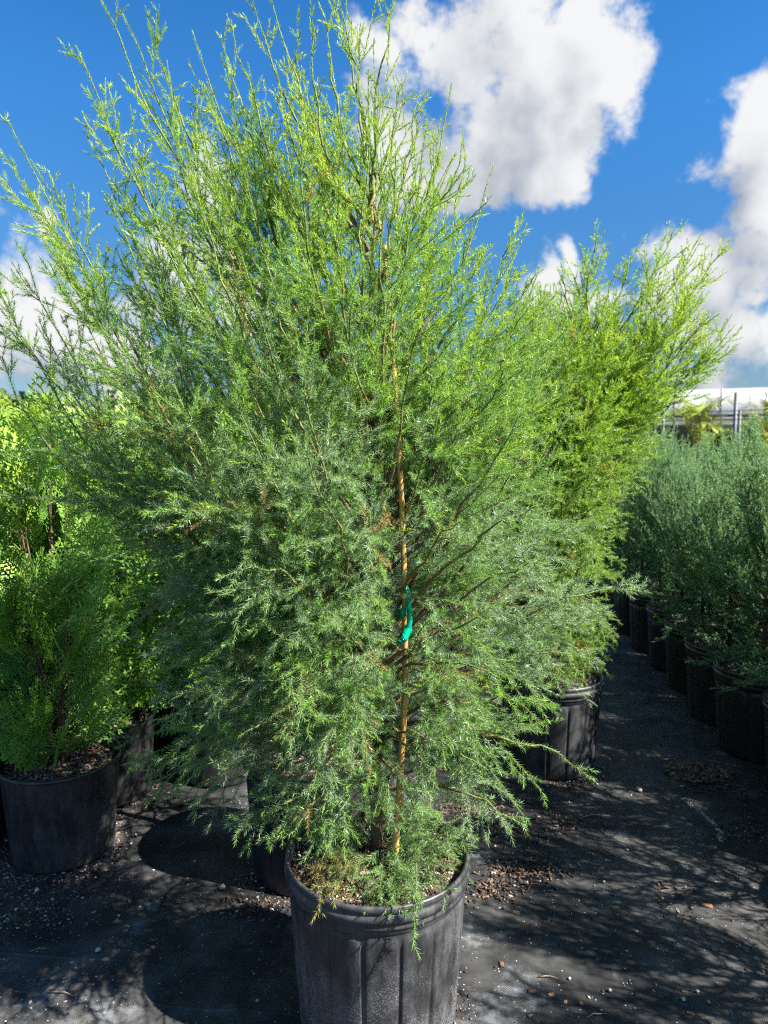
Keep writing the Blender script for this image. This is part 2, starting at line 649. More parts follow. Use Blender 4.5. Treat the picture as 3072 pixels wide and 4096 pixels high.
def stems(sh, r0, r1, c0, c1, nseg=2):
    """thin three-sided stems along the shoots"""
    n = len(sh.L)
    r0 = np.broadcast_to(r0, (n,))
    r1 = np.broadcast_to(r1, (n,))
    Vs = []
    Cs = []
    idx = np.arange(n)
    for s in range(nseg + 1):
        t = np.full(n, s / nseg)
        pos = sh.at(idx, t)
        u, w = frames(sh.tan(idx, t))
        r = (r0 + (r1 - r0) * s / nseg)[:, None]
        for a in (0, 2.094, 4.189):
            Vs.append(pos + r * (u * math.cos(a) + w * math.sin(a)))
            cc = np.asarray(c0) + (np.asarray(c1) - np.asarray(c0)) * s / nseg
            Cs.append(np.broadcast_to(cc, (n, 3)))
    k = 3 * (nseg + 1)
    V = np.stack(Vs, 1).reshape(-1, 3)
    C = np.stack(Cs, 1).reshape(-1, 3)
    F = []
    for s in range(nseg):
        for a in range(3):
            a2 = (a + 1) % 3
            F.append(np.stack([idx * k + s * 3 + a, idx * k + s * 3 + a2, idx * k + s * 3 + 3 + a2, idx * k + s * 3 + 3 + a], -1))
    return V, np.vstack(F), C


def bez(p0, p1, p2, n):
    t = np.linspace(0, 1, n)[:, None]
    return (1 - t) ** 2 * p0 + 2 * t * (1 - t) * p1 + t * t * p2


# ------------------------------------------------------------------ feathery conifer (big trees in the middle)
def leader_curve(trunk_at, target, zc, rng, n=14, arch=0.0):
    target = np.asarray(target, float)
    c0 = trunk_at(zc)
    h = target - c0
    r = math.hypot(h[0], h[1])
    out = np.array([h[0], h[1], 0.0])
    dz = target[2] - c0[2]
    up = 0.30 if dz > 0.35 else 0.62
    up += arch
    low = float(np.clip((1.45 - target[2]) / 0.5, 0, 1))
    p1 = c0 + out * 0.62 + np.array([0, 0, dz * up + 0.03 + 0.16 * r * low])
    pts = bez(c0, p1, target, n)
    wob = np.cumsum(rng.normal(0, 0.0075, (n, 3)), 0)
    wob -= np.linspace(0, 1, n)[:, None] * wob[-1]
    return pts + wob


PAL_MAIN = ((0.320, 0.450, 0.300), (0.210, 0.410, 0.070), (0.500, 0.660, 0.075), (0.42, 0.26, 0.11))


def feather_tree(name, label, cat, base, targets, seed, detail, trunk_top, pot_z, tips_long=0.30, sub=None, pal=PAL_MAIN, extra=None, clear=None, arch=0.0):
    rng = np.random.default_rng(seed)
    base = np.asarray(base, float)
    trunk_top = np.asarray(trunk_top, float)
    nT = 30
    s = np.linspace(0, 1, nT)[:, None]
    tpts = base + (trunk_top - base) * s
    tw = np.cumsum(rng.normal(0, 0.004, (nT, 3)), 0)
    tw -= s * tw[-1]
    tw[:, 2] = 0
    tpts = tpts + tw

    def trunk_at(z):
        f = np.clip((z - base[2]) / (trunk_top[2] - base[2]), 0, 1)
        x = f * (nT - 1)
        i = int(min(x, nT - 2))
        return tpts[i] + (tpts[i + 1] - tpts[i]) * (x - i)

    root = thing(name, label, cat, tuple(base))
    brown, tan, grn = np.array((0.20, 0.125, 0.085)), np.array((0.32, 0.20, 0.095)), np.array((0.22, 0.27, 0.09))
    tr = np.linspace(0.0155, 0.0035, nT)
    V, F, C = tube(tpts - base, tr, brown, 9)
    obj('trunk', make_mesh('trunk', V, F, 'bark', C, True), root)
    L2s, tips, lead_sh = [], [], []
    zlo = base[2] + 0.06
    zhi = trunk_top[2] - 0.05
    zrange = (base[2], 2.2)
    for tg in targets:
        bold = tg[3] if len(tg) > 3 else None
        tg = np.asarray(tg[:3], float)
        ax = trunk_at(min(tg[2], zhi))
        r = math.hypot(tg[0] - ax[0], tg[1] - ax[1])
        hz = np.clip((tg[2] - 0.6) / 1.4, 0, 1)
        z0 = tg[2] - (0.10 + 0.95 * hz ** 1.2) * r - 0.30 * hz + 0.03 * (1 - hz)
        z0 = float(np.clip(z0 + rng.normal(0, 0.03), zlo, zhi))
        if bold is not None:
            z0 = bold
        pts = leader_curve(trunk_at, tg, z0, rng, arch=arch)
        seg = np.linalg.norm(np.diff(pts, axis=0), axis=1)
        Lt = seg.sum()
        n = len(pts)
        f = np.linspace(0, 1, n)[:, None]
        if bold is not None:
            f = f * 0.55
        f = np.clip(f + 0.45 * np.clip((pts[:, 2:3] - 1.55) / 0.4, 0, 1), 0, 1)
        ccol = np.where(f < 0.55, brown + (tan - brown) * (f / 0.55) ** 1.5, tan + (grn - tan) * np.clip((f - 0.55) / 0.15, 0, 1))
        rad = np.linspace(0.0042 + 0.0022 * min(Lt, 1.2), 0.0008, n)
        if bold is not None:
            rad = np.linspace(0.0072, 0.0010, n)
        V, F, C = tube(pts - base, rad, ccol, 6)
        obj('branch', make_mesh('branch', V, F, 'bark', C, True), root)
        # pieces of leader as bearing shoots
        a, bb = pts[:-1], pts[1:]
        ls = Shoots(a, bb - a, np.zeros_like(a), seg, young=0.35)
        ls.f = (np.arange(n - 1) + 0.5) / (n - 1)
        zz = a[:, 2]
        top = np.clip((zz - 1.25) / 0.8, 0, 1)
        # side branches
        nn = rng.poisson(seg / (0.0305 * detail[0] * rng.uniform(0.8, 1.45)))
        ii = np.repeat(np.arange(n - 1), nn)
        tt = rng.uniform(0, 1, len(ii))
        ff = (ii + tt) / (n - 1)
        k = ff > (0.05 if bold is None else 0.5)
        # the last hand's breadth of an upright leader is nearly bare
        rem = (1 - ff) * Lt
        lean = top[ii]
        k &= ~((rem < tips_long * lean * 0.9) & (rng.uniform(0, 1, len(ii)) < 0.55 * lean))
        ii, tt, ff, rem, lean = ii[k], tt[k], ff[k], rem[k], lean[k]
        pos = ls.at(ii, tt)
        tn = ls.tan(ii, tt)
        u, w = frames(tn)
        phi = rng.uniform(0, 6.283, len(ii))
        rd = u * np.cos(phi)[:, None] + w * np.sin(phi)[:, None]
        ang = rng.normal(0.80, 0.15, len(ii)) * (1 - 0.30 * lean)
        d = tn * np.cos(ang)[:, None] + rd * np.sin(ang)[:, None]
        L = np.minimum(0.05 + 0.42 * rem, 0.215) * rng.uniform(0.6, 1.15, len(ii)) * (1 - 0.25 * lean)
        L = np.maximum(L * rng.uniform(0.75, 1.3), 0.022)
        b = tn * (0.12 * L)[:, None] + rng.normal(0, 0.07, (len(ii), 3)) * L[:, None]
        b[:, 2] += L * (-0.22 + 0.50 * np.clip((pos[:, 2] - 1.0) / 0.8, 0, 1))
        y = 0.10 + 0.55 * np.clip((pos[:, 2] - 1.15) / 0.75, 0, 1) + rng.normal(0, 0.10, len(ii))
        y += 0.12 * rng.normal()
        dd_ = np.where(rng.uniform(0, 1, len(ii)) < 0.025 * (1 - lean), rng.uniform(0.5, 1.0, len(ii)), 0.0)
        L2s.append(Shoots(pos, d, b, L, young=y, bare=0.12, dead=dd_, ang=1 - 0.35 * lean, nl=1 - 0.15 * lean))
        # needles on the leader itself
        kf = ls.f > 0.45
        tl = Shoots(a[kf], (bb - a)[kf], np.zeros_like(a[kf]), seg[kf], young=0.28 + 0.3 * top[kf], ang=0.95 - 0.38 * top[kf], nl=0.98 - 0.20 * top[kf])
        lead_sh.append(tl)
        # tip
    L2 = Shoots.cat(L2s)
    if clear is not None:
        L2 = L2.pick(clear(L2, rng))
    lf = lambda Lp, t, rg: np.maximum((0.018 + 0.42 * Lp * (1 - t)) * rg.uniform(0.65, 1.35, len(t)), 0.014)
    L3, (i3, t3) = side_shoots(L2, rng, 0.0245 * detail[1], lf, 0.80, 0.10, bend=0.10, bendz=0.02,
                               young=lambda i, t: L2.young[i] + 0.08, ang=lambda i, t: L2.ang[i], nl=lambda i, t: L2.nl[i], dead=lambda i, t: L2.dead[i])
    if clear is not None:
        L3 = L3.pick(clear(L3, rng))
    sets = [L2, L3] + lead_sh
    if extra is not None:
        sets += extra(rng)
    allsh = Shoots.cat(sets)
    V1 = needles(allsh, rng, 0.0031 * detail[2], 3, 0.0128 * detail[3], 0.00155 * detail[4], pal)
    st2 = stems(L2, 0.0009 * detail[4] ** 0.5, 0.0007, (0.24, 0.20, 0.09), (0.24, 0.30, 0.08), 3)
    st3 = stems(L3, 0.0006 * detail[4] ** 0.5, 0.0004, (0.20, 0.24, 0.08), (0.24, 0.32, 0.08), 2)
    parts = [V1, st2, st3]
    if extra is not None:
        ex = Shoots.cat(sets[2 + len(lead_sh):])
        parts.append(stems(ex, 0.0011, 0.0006, (0.26, 0.22, 0.09), (0.24, 0.30, 0.08), 3))
    V, F, C = join(parts)
    V = V - base
    o = obj('crown', make_mesh('crown', V, F, 'needle_foliage', C), root, kind='stuff')
    print(name, 'leaders', len(targets), 'L2', len(L2.L), 'L3', len(L3.L), 'needles', len(V1[1]))
    return root


# ------------------------------------------------------------------ nursery pots
def pot_body(Rt, Rb, H, ribbed, npan=16):
    """outer wall with pressed panels, inner wall and floor"""
    if ribbed:
        loc = [0, .022, .045, .075, .11, .20, .35, .5, .65, .80, .89, .925, .955, .978]
        th = np.array([(i + x) * 2 * math.pi / npan for i in range(npan) for x in loc])
        zs = np.array([0, .004, .010, .02, .04, .08, .13, .19, .25, .30] + list(np.linspace(.312, .36, 9))) / 0.40 * H
        zs = zs[zs < H - 0.042]
    else:
        th = np.arange(64) * 2 * math.pi / 64
        zs = np.array([0, .004, .012, .05, .12, .2, .3, .36]) / 0.40 * H
        zs = zs[zs < H - 0.02]
    zs = np.append(zs, H - 0.012)
    nt, nz = len(th), len(zs)
    T, Z = np.meshgrid(th, zs, indexing='ij')
    rad = Rb + (Rt - 0.008 - Rb) * Z / H
    if ribbed:
        w = 2 * math.pi / npan
        u = np.abs(((T % w) / w - 0.5)) * w * rad       # arc distance from panel centre
        half = 0.5 * w * rad - 0.0045
        top = H - 0.078
        rc = 0.022
        qx = u - (half - rc)
        qz = Z - (top - rc)
        sd = np.where((qx > 0) & (qz > 0), np.hypot(np.maximum(qx, 0), np.maximum(qz, 0)) - rc, np.maximum(qx, qz) - rc)
        mask = np.clip(0.5 - sd / 0.0045, 0, 1)
        mask = mask * mask * (3 - 2 * mask)
        band = np.clip((Z - (top + 0.008)) / 0.006, 0, 1)
        rad = rad + 0.0045 * mask + 0.005 * band
    rad = np.where(Z < 0.003, rad - 0.004, rad)
    V = np.stack([rad * np.cos(T), rad * np.sin(T), Z], -1).reshape(-1, 3)
    i = np.arange(nt)[:, None]
    i2 = (i + 1) % nt
    j = np.arange(nz - 1)[None]
    F = np.stack([i * nz + j, i2 * nz + j, i2 * nz + j + 1, i * nz + j + 1], -1).reshape(-1, 4)
    Vi, Fi = lathe([(Rt - 0.011, H - 0.012), (Rt - 0.020, H * 0.55), (0.001, H * 0.5)], 48)
    Fi = Fi[:, ::-1]
    V2, F2, C2 = join([(V, F, np.zeros((len(V), 3))), (Vi, Fi, np.zeros((len(Vi), 3)))])
    return V2, F2


def pot_rim(Rt, H, ribbed):
    if ribbed:
        pr = [(Rt - .014, H - .030), (Rt - .011, H - .006), (Rt - .007, H), (Rt - .002, H + .0005), (Rt + .0005, H - .004), (Rt + .0005, H - .013),
              (Rt - .003, H - .017), (Rt - .0025, H - .020), (Rt + .0015, H - .024), (Rt + .0025, H - .030), (Rt + .0015, H - .037),
              (Rt - .004, H - .041), (Rt - .0045, H - .046), (Rt - .003, H - .050), (Rt - .004, H - .056), (Rt - .010, H - .058)]
    else:
        pr = [(Rt - .012, H - .020), (Rt - .010, H - .004), (Rt - .006, H), (Rt - .001, H), (Rt + .002, H - .004), (Rt + .002, H - .009), (Rt - .003, H - .013), (Rt - .009, H - .014)]
    return lathe(pr, 96)


def ico():
    p = (1 + 5 ** .5) / 2
    V = np.array([(-1, p, 0), (1, p, 0), (-1, -p, 0), (1, -p, 0), (0, -1, p), (0, 1, p), (0, -1, -p), (0, 1, -p), (p, 0, -1), (p, 0, 1), (-p, 0, -1), (-p, 0, 1)], float)
    F = np.array([(0, 11, 5), (0, 5, 1), (0, 1, 7), (0, 7, 10), (0, 10, 11), (1, 5, 9), (5, 11, 4), (11, 10, 2), (10, 7, 6), (7, 1, 8),
                  (3, 9, 4), (3, 4, 2), (3, 2, 6), (3, 6, 8), (3, 8, 9), (4, 9, 5), (2, 4, 11), (6, 2, 10), (8, 6, 7), (9, 8, 1)])
    return V / np.linalg.norm(V[0]), F


ICO_V, ICO_F = ico()
OCT_V = np.array([(1, 0, 0), (-1, 0, 0), (0, 1, 0), (0, -1, 0), (0, 0, 1), (0, 0, -1)], float)
OCT_F = np.array([(0, 2, 4), (2, 1, 4), (1, 3, 4), (3, 0, 4), (2, 0, 5), (1, 2, 5), (3, 1, 5), (0, 3, 5)])
BOX_V = np.array([(-1, -1, -1), (1, -1, -1), (1, 1, -1), (-1, 1, -1), (-.8, -.85, 1), (.85, -.8, 1), (.8, .8, 1), (-.85, .85, 1)], float)
BOX_F = np.array([(0, 3, 2, 1), (4, 5, 6, 7), (0, 1, 5, 4), (1, 2, 6, 5), (2, 3, 7, 6), (3, 0, 4, 7)])


def rots(rng, n, flat=1.0):
    ax = nrm(rng.normal(0, 1, (n, 3)))
    an = rng.uniform(0, 6.283, n) * flat
    K = np.zeros((n, 3, 3))
    K[:, 0, 1], K[:, 0, 2], K[:, 1, 0], K[:, 1, 2], K[:, 2, 0], K[:, 2, 1] = -ax[:, 2], ax[:, 1], ax[:, 2], -ax[:, 0], -ax[:, 1], ax[:, 0]
    M = np.eye(3) + np.sin(an)[:, None, None] * K + (1 - np.cos(an))[:, None, None] * (K @ K)
    az = rng.uniform(0, 6.283, n)
    Z = np.zeros((n, 3, 3))
    Z[:, 0, 0], Z[:, 0, 1], Z[:, 1, 0], Z[:, 1, 1], Z[:, 2, 2] = np.cos(az), -np.sin(az), np.sin(az), np.cos(az), 1
    return M @ Z


def scatter(tv, tf, pos, size, rng, cols, flat=1.0, jit=0.18):
    """many small solids in one mesh: pos (n,3), size (n,3), cols (n,3)"""
    n = len(pos)
    M = rots(rng, n, flat)
    V = tv[None] * (1 + rng.normal(0, jit, (n, len(tv), 1))) * size[:, None]
    V = np.einsum('nij,nkj->nki', M, V) + pos[:, None]
    F = (tf[None] + (np.arange(n) * len(tv))[:, None, None]).reshape(-1, tf.shape[1])
    return V.reshape(-1, 3), F, np.repeat(cols, len(tv), axis=0)


def litter_cols(rng, n, pw=0.35):
    """perlite white, bark brown, tan"""
    a = np.array([(0.50, 0.45, 0.39), (0.11, 0.06, 0.04), (0.24, 0.15, 0.10), (0.05, 0.033, 0.025), (0.34, 0.25, 0.18)])
    p = np.array([pw, 0.25, 0.2, 0.3, 0.15])
    k = rng.choice(5, n, p=p / p.sum())
    return a[k] * rng.uniform(0.75, 1.2, (n, 1))


def soil_parts(root, Rt, H, zs, seed, ngran, stuffname='soil_granules'):
    rng = np.random.default_rng(seed)
    rr = [0.001, .03, .06, .09, .12, .15, .18, .2]
    Rin = Rt - 0.015
    nr, na = 9, 40
    r = np.linspace(0.002, Rin, nr)
    a = np.arange(na) * 2 * math.pi / na
    Rg, A = np.meshgrid(r, a, indexing='ij')
    z = zs + 0.012 * (1 - (Rg / Rin) ** 2) + rng.normal(0, 0.0035, Rg.shape)
    V = np.stack([Rg * np.cos(A), Rg * np.sin(A), z], -1).reshape(-1, 3)
    i = np.arange(nr - 1)[:, None]
    j = np.arange(na)[None]
    j2 = (j + 1) % na
    F = np.stack([i * na + j, (i + 1) * na + j, (i + 1) * na + j2, i * na + j2], -1).reshape(-1, 4)
    so = obj('soil', make_mesh('soil', V, F, 'soil', None, True), root)
    if ngran:
        q = Rin * 0.985 * np.sqrt(rng.uniform(0, 1, ngran))
        an = rng.uniform(0, 6.283, ngran)
        sz = 0.0022 + 0.0035 * rng.uniform(0, 1, ngran) ** 3
        pos = np.stack([q * np.cos(an), q * np.sin(an), zs + 0.012 * (1 - (q / Rin) ** 2) + 0.003], -1)
        size = sz[:, None] * rng.uniform(0.7, 1.3, (ngran, 3))
        Vg, Fg, Cg = scatter(OCT_V, OCT_F, pos, size, rng, litter_cols(rng, ngran, 0.22))
        obj(stuffname, make_mesh('soil_granules', Vg, Fg, 'granule', Cg), so, kind='stuff')
    return so


_pm = {}


def make_pot(label, loc, Rt, Rb, H, ribbed, mat, seed, ngran, soil_drop=0.03, rz=0.0, group=None):
    root = thing('nursery_pot', label, 'plant pot', loc, rz, group)
    V, F = pot_body(Rt, Rb, H, ribbed)
    obj('wall', make_mesh('pot_wall', V, F, mat, None, True), root)
    V, F = pot_rim(Rt, H, ribbed)
    obj('rim', make_mesh('pot_rim', V, F, mat, None, True), root)
    soil_parts(root, Rt, H, H - soil_drop, seed, ngran)
    return root


# ================================================================== SETTING
# ground: one sheet of woven fabric, fine near the camera, out to the horizon
def axis(lim, n, near):
    u = np.linspace(-1, 1, n)
    k = math.asinh(lim / near)
    return near * np.sinh(k * u)


gx = axis(1500, 180, 0.9)
gy = axis(1500, 180, 0.9) + 2.0
GX, GY = np.meshgrid(gx, gy, indexing='ij')
fade = np.exp(-((GX / 5) ** 2 + ((GY - 2) / 5) ** 2))


def gz(x, y):
    fd = np.exp(-((x / 5) ** 2 + ((y - 2) / 5) ** 2))
    return fd * (0.0022 * np.sin(7.1 * x + 3 * np.sin(2.3 * y)) * np.sin(5.3 * y + 1.7) + 0.0016 * np.sin(19 * y + 2.2 * x + 2.0 * np.sin(3.1 * x))) - 0.004


GZ = gz(GX, GY)
n = 180
V = np.stack([GX, GY, GZ], -1).reshape(-1, 3)
i = np.arange(n - 1)[:, None] * n
j = np.arange(n - 1)[None]
F = np.stack([i + j, i + n + j, i + n + j + 1, i + j + 1], -1).reshape(-1, 4)
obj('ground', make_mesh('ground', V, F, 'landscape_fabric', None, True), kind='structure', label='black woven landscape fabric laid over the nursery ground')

ground = bpy.data.objects['ground']
for (xa, ya), (xb, yb) in (((-900, 3720), (3900, 4160)), ((-600, 3905), (1250, 4060)), ((1300, 3305), (3600, 3290))):
    g0, g1 = G(xa, ya), G(xb, yb)
    us = np.linspace(0, 1, 60)
    sx_ = g0.x + (g1.x - g0.x) * us
    sy_ = g0.y + (g1.y - g0.y) * us + 0.006 * np.sin(us * 23) + 0.003 * np.sin(us * 61)
    zz_ = gz(sx_, sy_)
    Vv = np.concatenate([np.stack([sx_, sy_ + off, zz_ + hh_], -1) for off, hh_ in ((-.010, -.004), (-.002, .0022), (.002, .0022), (.012, -.004))])
    Fv = np.vstack([np.stack([np.arange(59) + a * 60, np.arange(59) + a * 60 + 1, np.arange(59) + (a + 1) * 60 + 1, np.arange(59) + (a + 1) * 60], -1) for a in range(3)])
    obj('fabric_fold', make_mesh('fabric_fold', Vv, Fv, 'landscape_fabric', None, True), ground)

# ================================================================== POTS IN THE MIDDLE
POT_MAIN = Vector((-0.016, 1.655, 0))
POT_BACK = Vector((-0.236, 2.26, 0))
POT_SIDE = Vector((0.728, 3.04, 0))
make_pot('black ribbed nursery pot in the foreground holding the staked feathery conifer', POT_MAIN, 0.2225, 0.188, 0.40, True, 'pot_plastic_speckled', 3, 2600, 0.030, rz=R(-90 + 14.2))
make_pot('black ribbed pot in deep shade just behind the foreground pot', POT_BACK, 0.2225, 0.188, 0.40, True, 'pot_plastic_plain', 4, 900, 0.03, rz=0.2)
pot_side = make_pot('black ribbed pot standing at the edge of the aisle, ringed with tan bark crumbs', POT_SIDE, 0.2225, 0.188, 0.40, True, 'pot_plastic_dusty', 5, 1400, 0.03, rz=0.13)

# ================================================================== THE THREE FEATHERY CONIFERS
D0 = 1.68
MAIN_T = [
    # tall leaders against the sky (pixel, pixel, depth offset)
    (365, -70, -.05), (485, 45, .05), (590, 75, .1), (305, 185, -.1), (30, 480, -.12), (125, 640, .02), (130, 770, .12), (200, 950, -.18), (330, 510, .15),
    (770, 125, .15), (925, 85, .0), (890, 170, .2), (1005, -30, .05), (1060, -60, .1), (1240, 75, -.1), (1190, 105, .15), (1275, 10, .12), (1345, -70, -.03),
    (1385, -40, .05), (1550, 40, -.05), (1630, 290, .08), (1590, 350, -.15), (1665, 420, .05), (1805, 335, .05), (1850, 560, -.1), (1865, 620, .12),
    (1975, 655, 0), (2060, 930, -.1), (1710, 480, -.25), (1480, 380, -.2), (560, 330, .1), (700, 420, -.1), (830, 330, -.05), (1100, 260, -.1), (1000, 380, .15),
    (420, 480, 0), (560, 620, -.25), (1220, 420, -.3), (940, 560, -.3), (1420, 560, .25), (1760, 760, .2), (1930, 980, .05), (760, 700, -.2), (420, 780, -.1),
    (1560, 620, -.3), (1340, 760, -.35), (1640, 800, -.2), (1120, 720, -.1),
    # left flank
    (0, 1170, -.1), (10, 1430, -.1), (100, 1010, .1), (160, 1290, .1), (60, 1320, .2), (240, 1150, -.2), (330, 1600, -.18), (300, 1500, 0), (420, 1330, -.3), (500, 1050, .25),
    (350, 1830, 0), (470, 1950, -.1), (520, 2390, -.05), (580, 2560, -.2), (570, 2960, -.05), (610, 3110, -.15), (680, 3190, -.2), (740, 1900, -.32), (640, 2760, .05),
    (600, 2230, .1), (760, 2480, -.25), (820, 2800, -.28), (900, 3080, -.28),
    (1000, 3300, -.25), (1130, 3380, -.28), (1250, 3150, -.33), (1400, 3270, -.30),
    # right flank
    (2540, 2360, -.05), (2275, 3050, -.1), (2110, 3340, -.22), (2040, 3180, 0), (2330, 2090, 0), (2240, 1880, -.1), (2280, 1660, .1), (2180, 1330, 0), (2150, 1130, .1),
    (2290, 2620, -.1), (2180, 2830, -.2), (2380, 2480, .1), (2100, 1560, -.25), (2060, 2060, -.3), (1960, 2500, -.35), (1900, 2900, -.32), (1750, 3150, -.3), (2180, 2250, -.25),
    (560, 2700, -.15), (620, 2880, -.2), (700, 3040, -.22), (760, 2650, -.2), (840, 3160, -.15), (950, 2950, -.3), (700, 2350, -.2), (640, 2050, -.2), (800, 2120, -.32),
    (2060, 1010, .1), (2000, 1080, 0), (2160, 1250, .05), (2220, 1400, -.05), (2120, 1100, .15), (2200, 1180, .2), (2250, 1300, .15), (2110, 1210, -.1), (2050, 1380, -.2), (2150, 1480, .1), (2000, 2720, -.3), (2100, 3000, -.2), (1950, 3080, -.25),
    (1500, 3130, -.28), (1380, 3020, -.32), (1250, 2900, -.36), (1700, 3020, -.3), (1480, 2700, -.36), (1560, 3250, -.2), (1150, 3000, -.3),
    # towards the camera
    (1330, 2480, -.42), (1480, 2050, -.40), (1230, 1750, -.45), (1720, 2480, -.38), (1760, 1580, -.40), (1420, 2900, -.36), (1180, 1300, -.42), (930, 1560, -.45),
    (1000, 2260, -.42), (1130, 2700, -.38), (1850, 2080, -.36), (1720, 1150, -.38), (1400, 1050, -.36), (1900, 1450, -.3), (820, 1250, -.35), (960, 1000, -.38), (700, 1550, -.4),
    # away from the camera
    (1000, 1400, .4), (700, 1250, .38), (760, 1700, .4), (1480, 900, .35), (1850, 1500, .4), (950, 2100, .42), (1950, 2300, .4), (1300, 1800, .45), (1650, 2000, .45),
    (1200, 2600, .38), (1750, 2750, .36), (1250, 1100, .3), (600, 1000, .3),
]
main_targets = [tuple(P(x, y, D0 + dy)) for x, y, dy in MAIN_T]
# the long bare-based limbs seen right and left of the stake
for x, y, dy, yo in ((1772, 1440, -.13, 2280), (2100, 1800, -.20, 2740), (1740, 1330, -.05, 1900), (800, 1930, -.34, 2420), (1010, 2000, -.34, 2560)):
    main_targets.append(tuple(P(x, y, D0 + dy)) + (P(1560, yo, D0).z,))


def pot_sprigs(rng):
    """low straggling sprigs over the soil, some of them dried out"""
    n = 130
    a = rng.uniform(0, 6.283, n)
    r = rng.uniform(0.02, 0.17, n)
    p = np.stack([POT_MAIN.x + r * np.cos(a), POT_MAIN.y + r * np.sin(a), 0.385 + rng.uniform(0.0, 0.05, n)], -1)
    az = a + rng.normal(0, 0.7, n)
    d = np.stack([np.cos(az), np.sin(az), rng.uniform(-0.1, 0.5, n)], -1)
    L = rng.uniform(0.05, 0.12, n)
    b = np.zeros((n, 3))
    b[:, 2] = -0.25 * L
    left = np.clip(0.9 - np.abs(p[:, 0] - (POT_MAIN.x - 0.10)) / 0.09, 0, 1) * np.clip((POT_MAIN.y - 0.0 - p[:, 1]) / 0.05, 0, 1)
    s1 = Shoots(p, d, b, L, young=0.15, dead=left * 0.95)
    s2, (i, t) = side_shoots(s1, rng, 0.016, lambda Lp, t, rg: (0.02 + 0.2 * Lp) * rg.uniform(0.7, 1.3, len(t)), 0.8, 0.1,
                             dead=lambda i, t: s1.dead[i], young=0.2)
    # the one sprig that hangs out over the rim
    q0 = P(1665, 3450, POT_MAIN.y - 0.17)
    q1 = P(1665, 3630, POT_MAIN.y - 0.232)
    q2 = P(1650, 3790, POT_MAIN.y - 0.245)
    pts = np.array([q0, q1, (q1 + q2) / 2, q2])
    pts[1][2] += 0.012
    s3 = Shoots(pts[:-1], np.diff(pts, axis=0), np.zeros((3, 3)), np.linalg.norm(np.diff(pts, axis=0), axis=1), young=0.3)
    s4, _ = side_shoots(s3, rng, 0.02, lambda Lp, t, rg: rg.uniform(0.012, 0.035, len(t)), 0.7, 0.0, young=0.25)
    return [s1, s2, s3, s4]


SD = 1.60
stake_px = [(1573, 3520), (1590, 3250), (1612, 2950), (1622, 2650), (1618, 2350), (1607, 2000), (1585, 1600), (1560, 1280), (1534, 950)]
stake_ctrl = np.array([P(x, y, SD) for x, y in stake_px])


def clear_stake(sh, rng):
    """the side of the stake away from the trunk has been kept free of shoots"""
    n = len(sh.L)
    bad = np.zeros(n, bool)
    lucky = rng.uniform(0, 1, n)
    for t in (0.0, 0.35, 0.7, 1.0):
        q = sh.at(np.arange(n), np.full(n, t))
        k = SD / np.maximum(q[:, 1], 0.3)
        zq = H_CAM + (q[:, 2] - H_CAM) * k
        xq = q[:, 0] * k
        xs = np.interp(zq, stake_ctrl[:, 2], stake_ctrl[:, 0])
        front = (q[:, 1] < SD + 0.01)
        near = np.abs(xq - xs - 0.002) < 0.017
        tape = (np.abs(zq - 0.995) < 0.09) & (np.abs(xq - xs - 0.008) < 0.030)
        low = (zq < 1.34) & (zq > 0.55)
        bad |= front & ((near & low & (lucky < 0.93)) | (near & (zq >= 1.34) & (zq < 1.7) & (lucky < 0.3)) | tape)
    return ~bad


feather_tree('feathery_conifer', 'tall feathery green conifer tied to a bamboo stake in the foreground', 'conifer',
             (POT_MAIN.x, D0, 0.37), main_targets, 11, (1.0, 1.0, 1.0, 1.0, 1.0), tuple(P(1490, 800, D0)), 0.37, extra=pot_sprigs, clear=clear_stake)

D1 = 3.04
SIDE_T = [
    (2250, 2700, -.25), (2340, 2670, -.2), (2150, 2720, -.22), (2400, 2600, -.05), (2100, 2660, -.1), (2280, 2560, -.3),
    (2400, 890, 0), (2330, 1030, .1), (2470, 1070, -.1), (2560, 980, .1), (2700, 905, 0), (2790, 960, .1), (2890, 1005, -.1), (2790, 1130, -.15), (2800, 1190, .1), (2730, 1250, .2),
    (2860, 1380, 0), (2840, 1290, .1), (2820, 1280, -.2), (2630, 1350, -.1), (2600, 1440, .0), (2510, 1500, -.1), (2450, 1590, .1), (2415, 1650, -.1), (2430, 1760, 0), (2500, 1850, .1), (2470, 1900, -.15),
    (2430, 2010, 0), (2490, 2140, -.1), (2450, 2240, .1), (2470, 2330, -.2), (2410, 2420, 0), (2420, 2500, -.2), (2430, 2560, -.2), (2400, 2650, -.2),
    (2250, 1070, 0), (2180, 1170, .1), (2100, 1220, -.1), (2030, 1250, .1), (1960, 1400, 0), (1900, 1600, .1), (1880, 1900, 0), (1900, 2200, .1), (1950, 2450, 0), (2000, 2620, -.1),
    (2300, 1220, -.35), (2450, 1300, -.4), (2350, 1600, -.45), (2200, 1500, -.4), (2420, 1800, -.42), (2250, 2000, -.42), (2380, 2200, -.4), (2200, 2350, -.38), (2330, 2480, -.33), (2150, 2600, -.3), (2100, 1900, -.4),
    (2300, 1170, .3), (2450, 1300, .35), (2200, 1500, .4), (2420, 1900, .4), (2150, 2100, .4), (2430, 1500, .3), (2600, 1300, -.2), (2640, 1190, .05), (2450, 1640, -.3), (2450, 2050, -.3), (2280, 2600, -.25),
    (2520, 1220, .2), (2520, 1430, -.25), (2410, 1500, -.35), (2150, 1300, -.3),
    (2150, 1150, -.1), (2080, 1200, -.2), (2020, 1240, .1), (2210, 1200, -.25), (2120, 1350, -.1), (2060, 1500, -.2), (2900, 1290, .05),
]
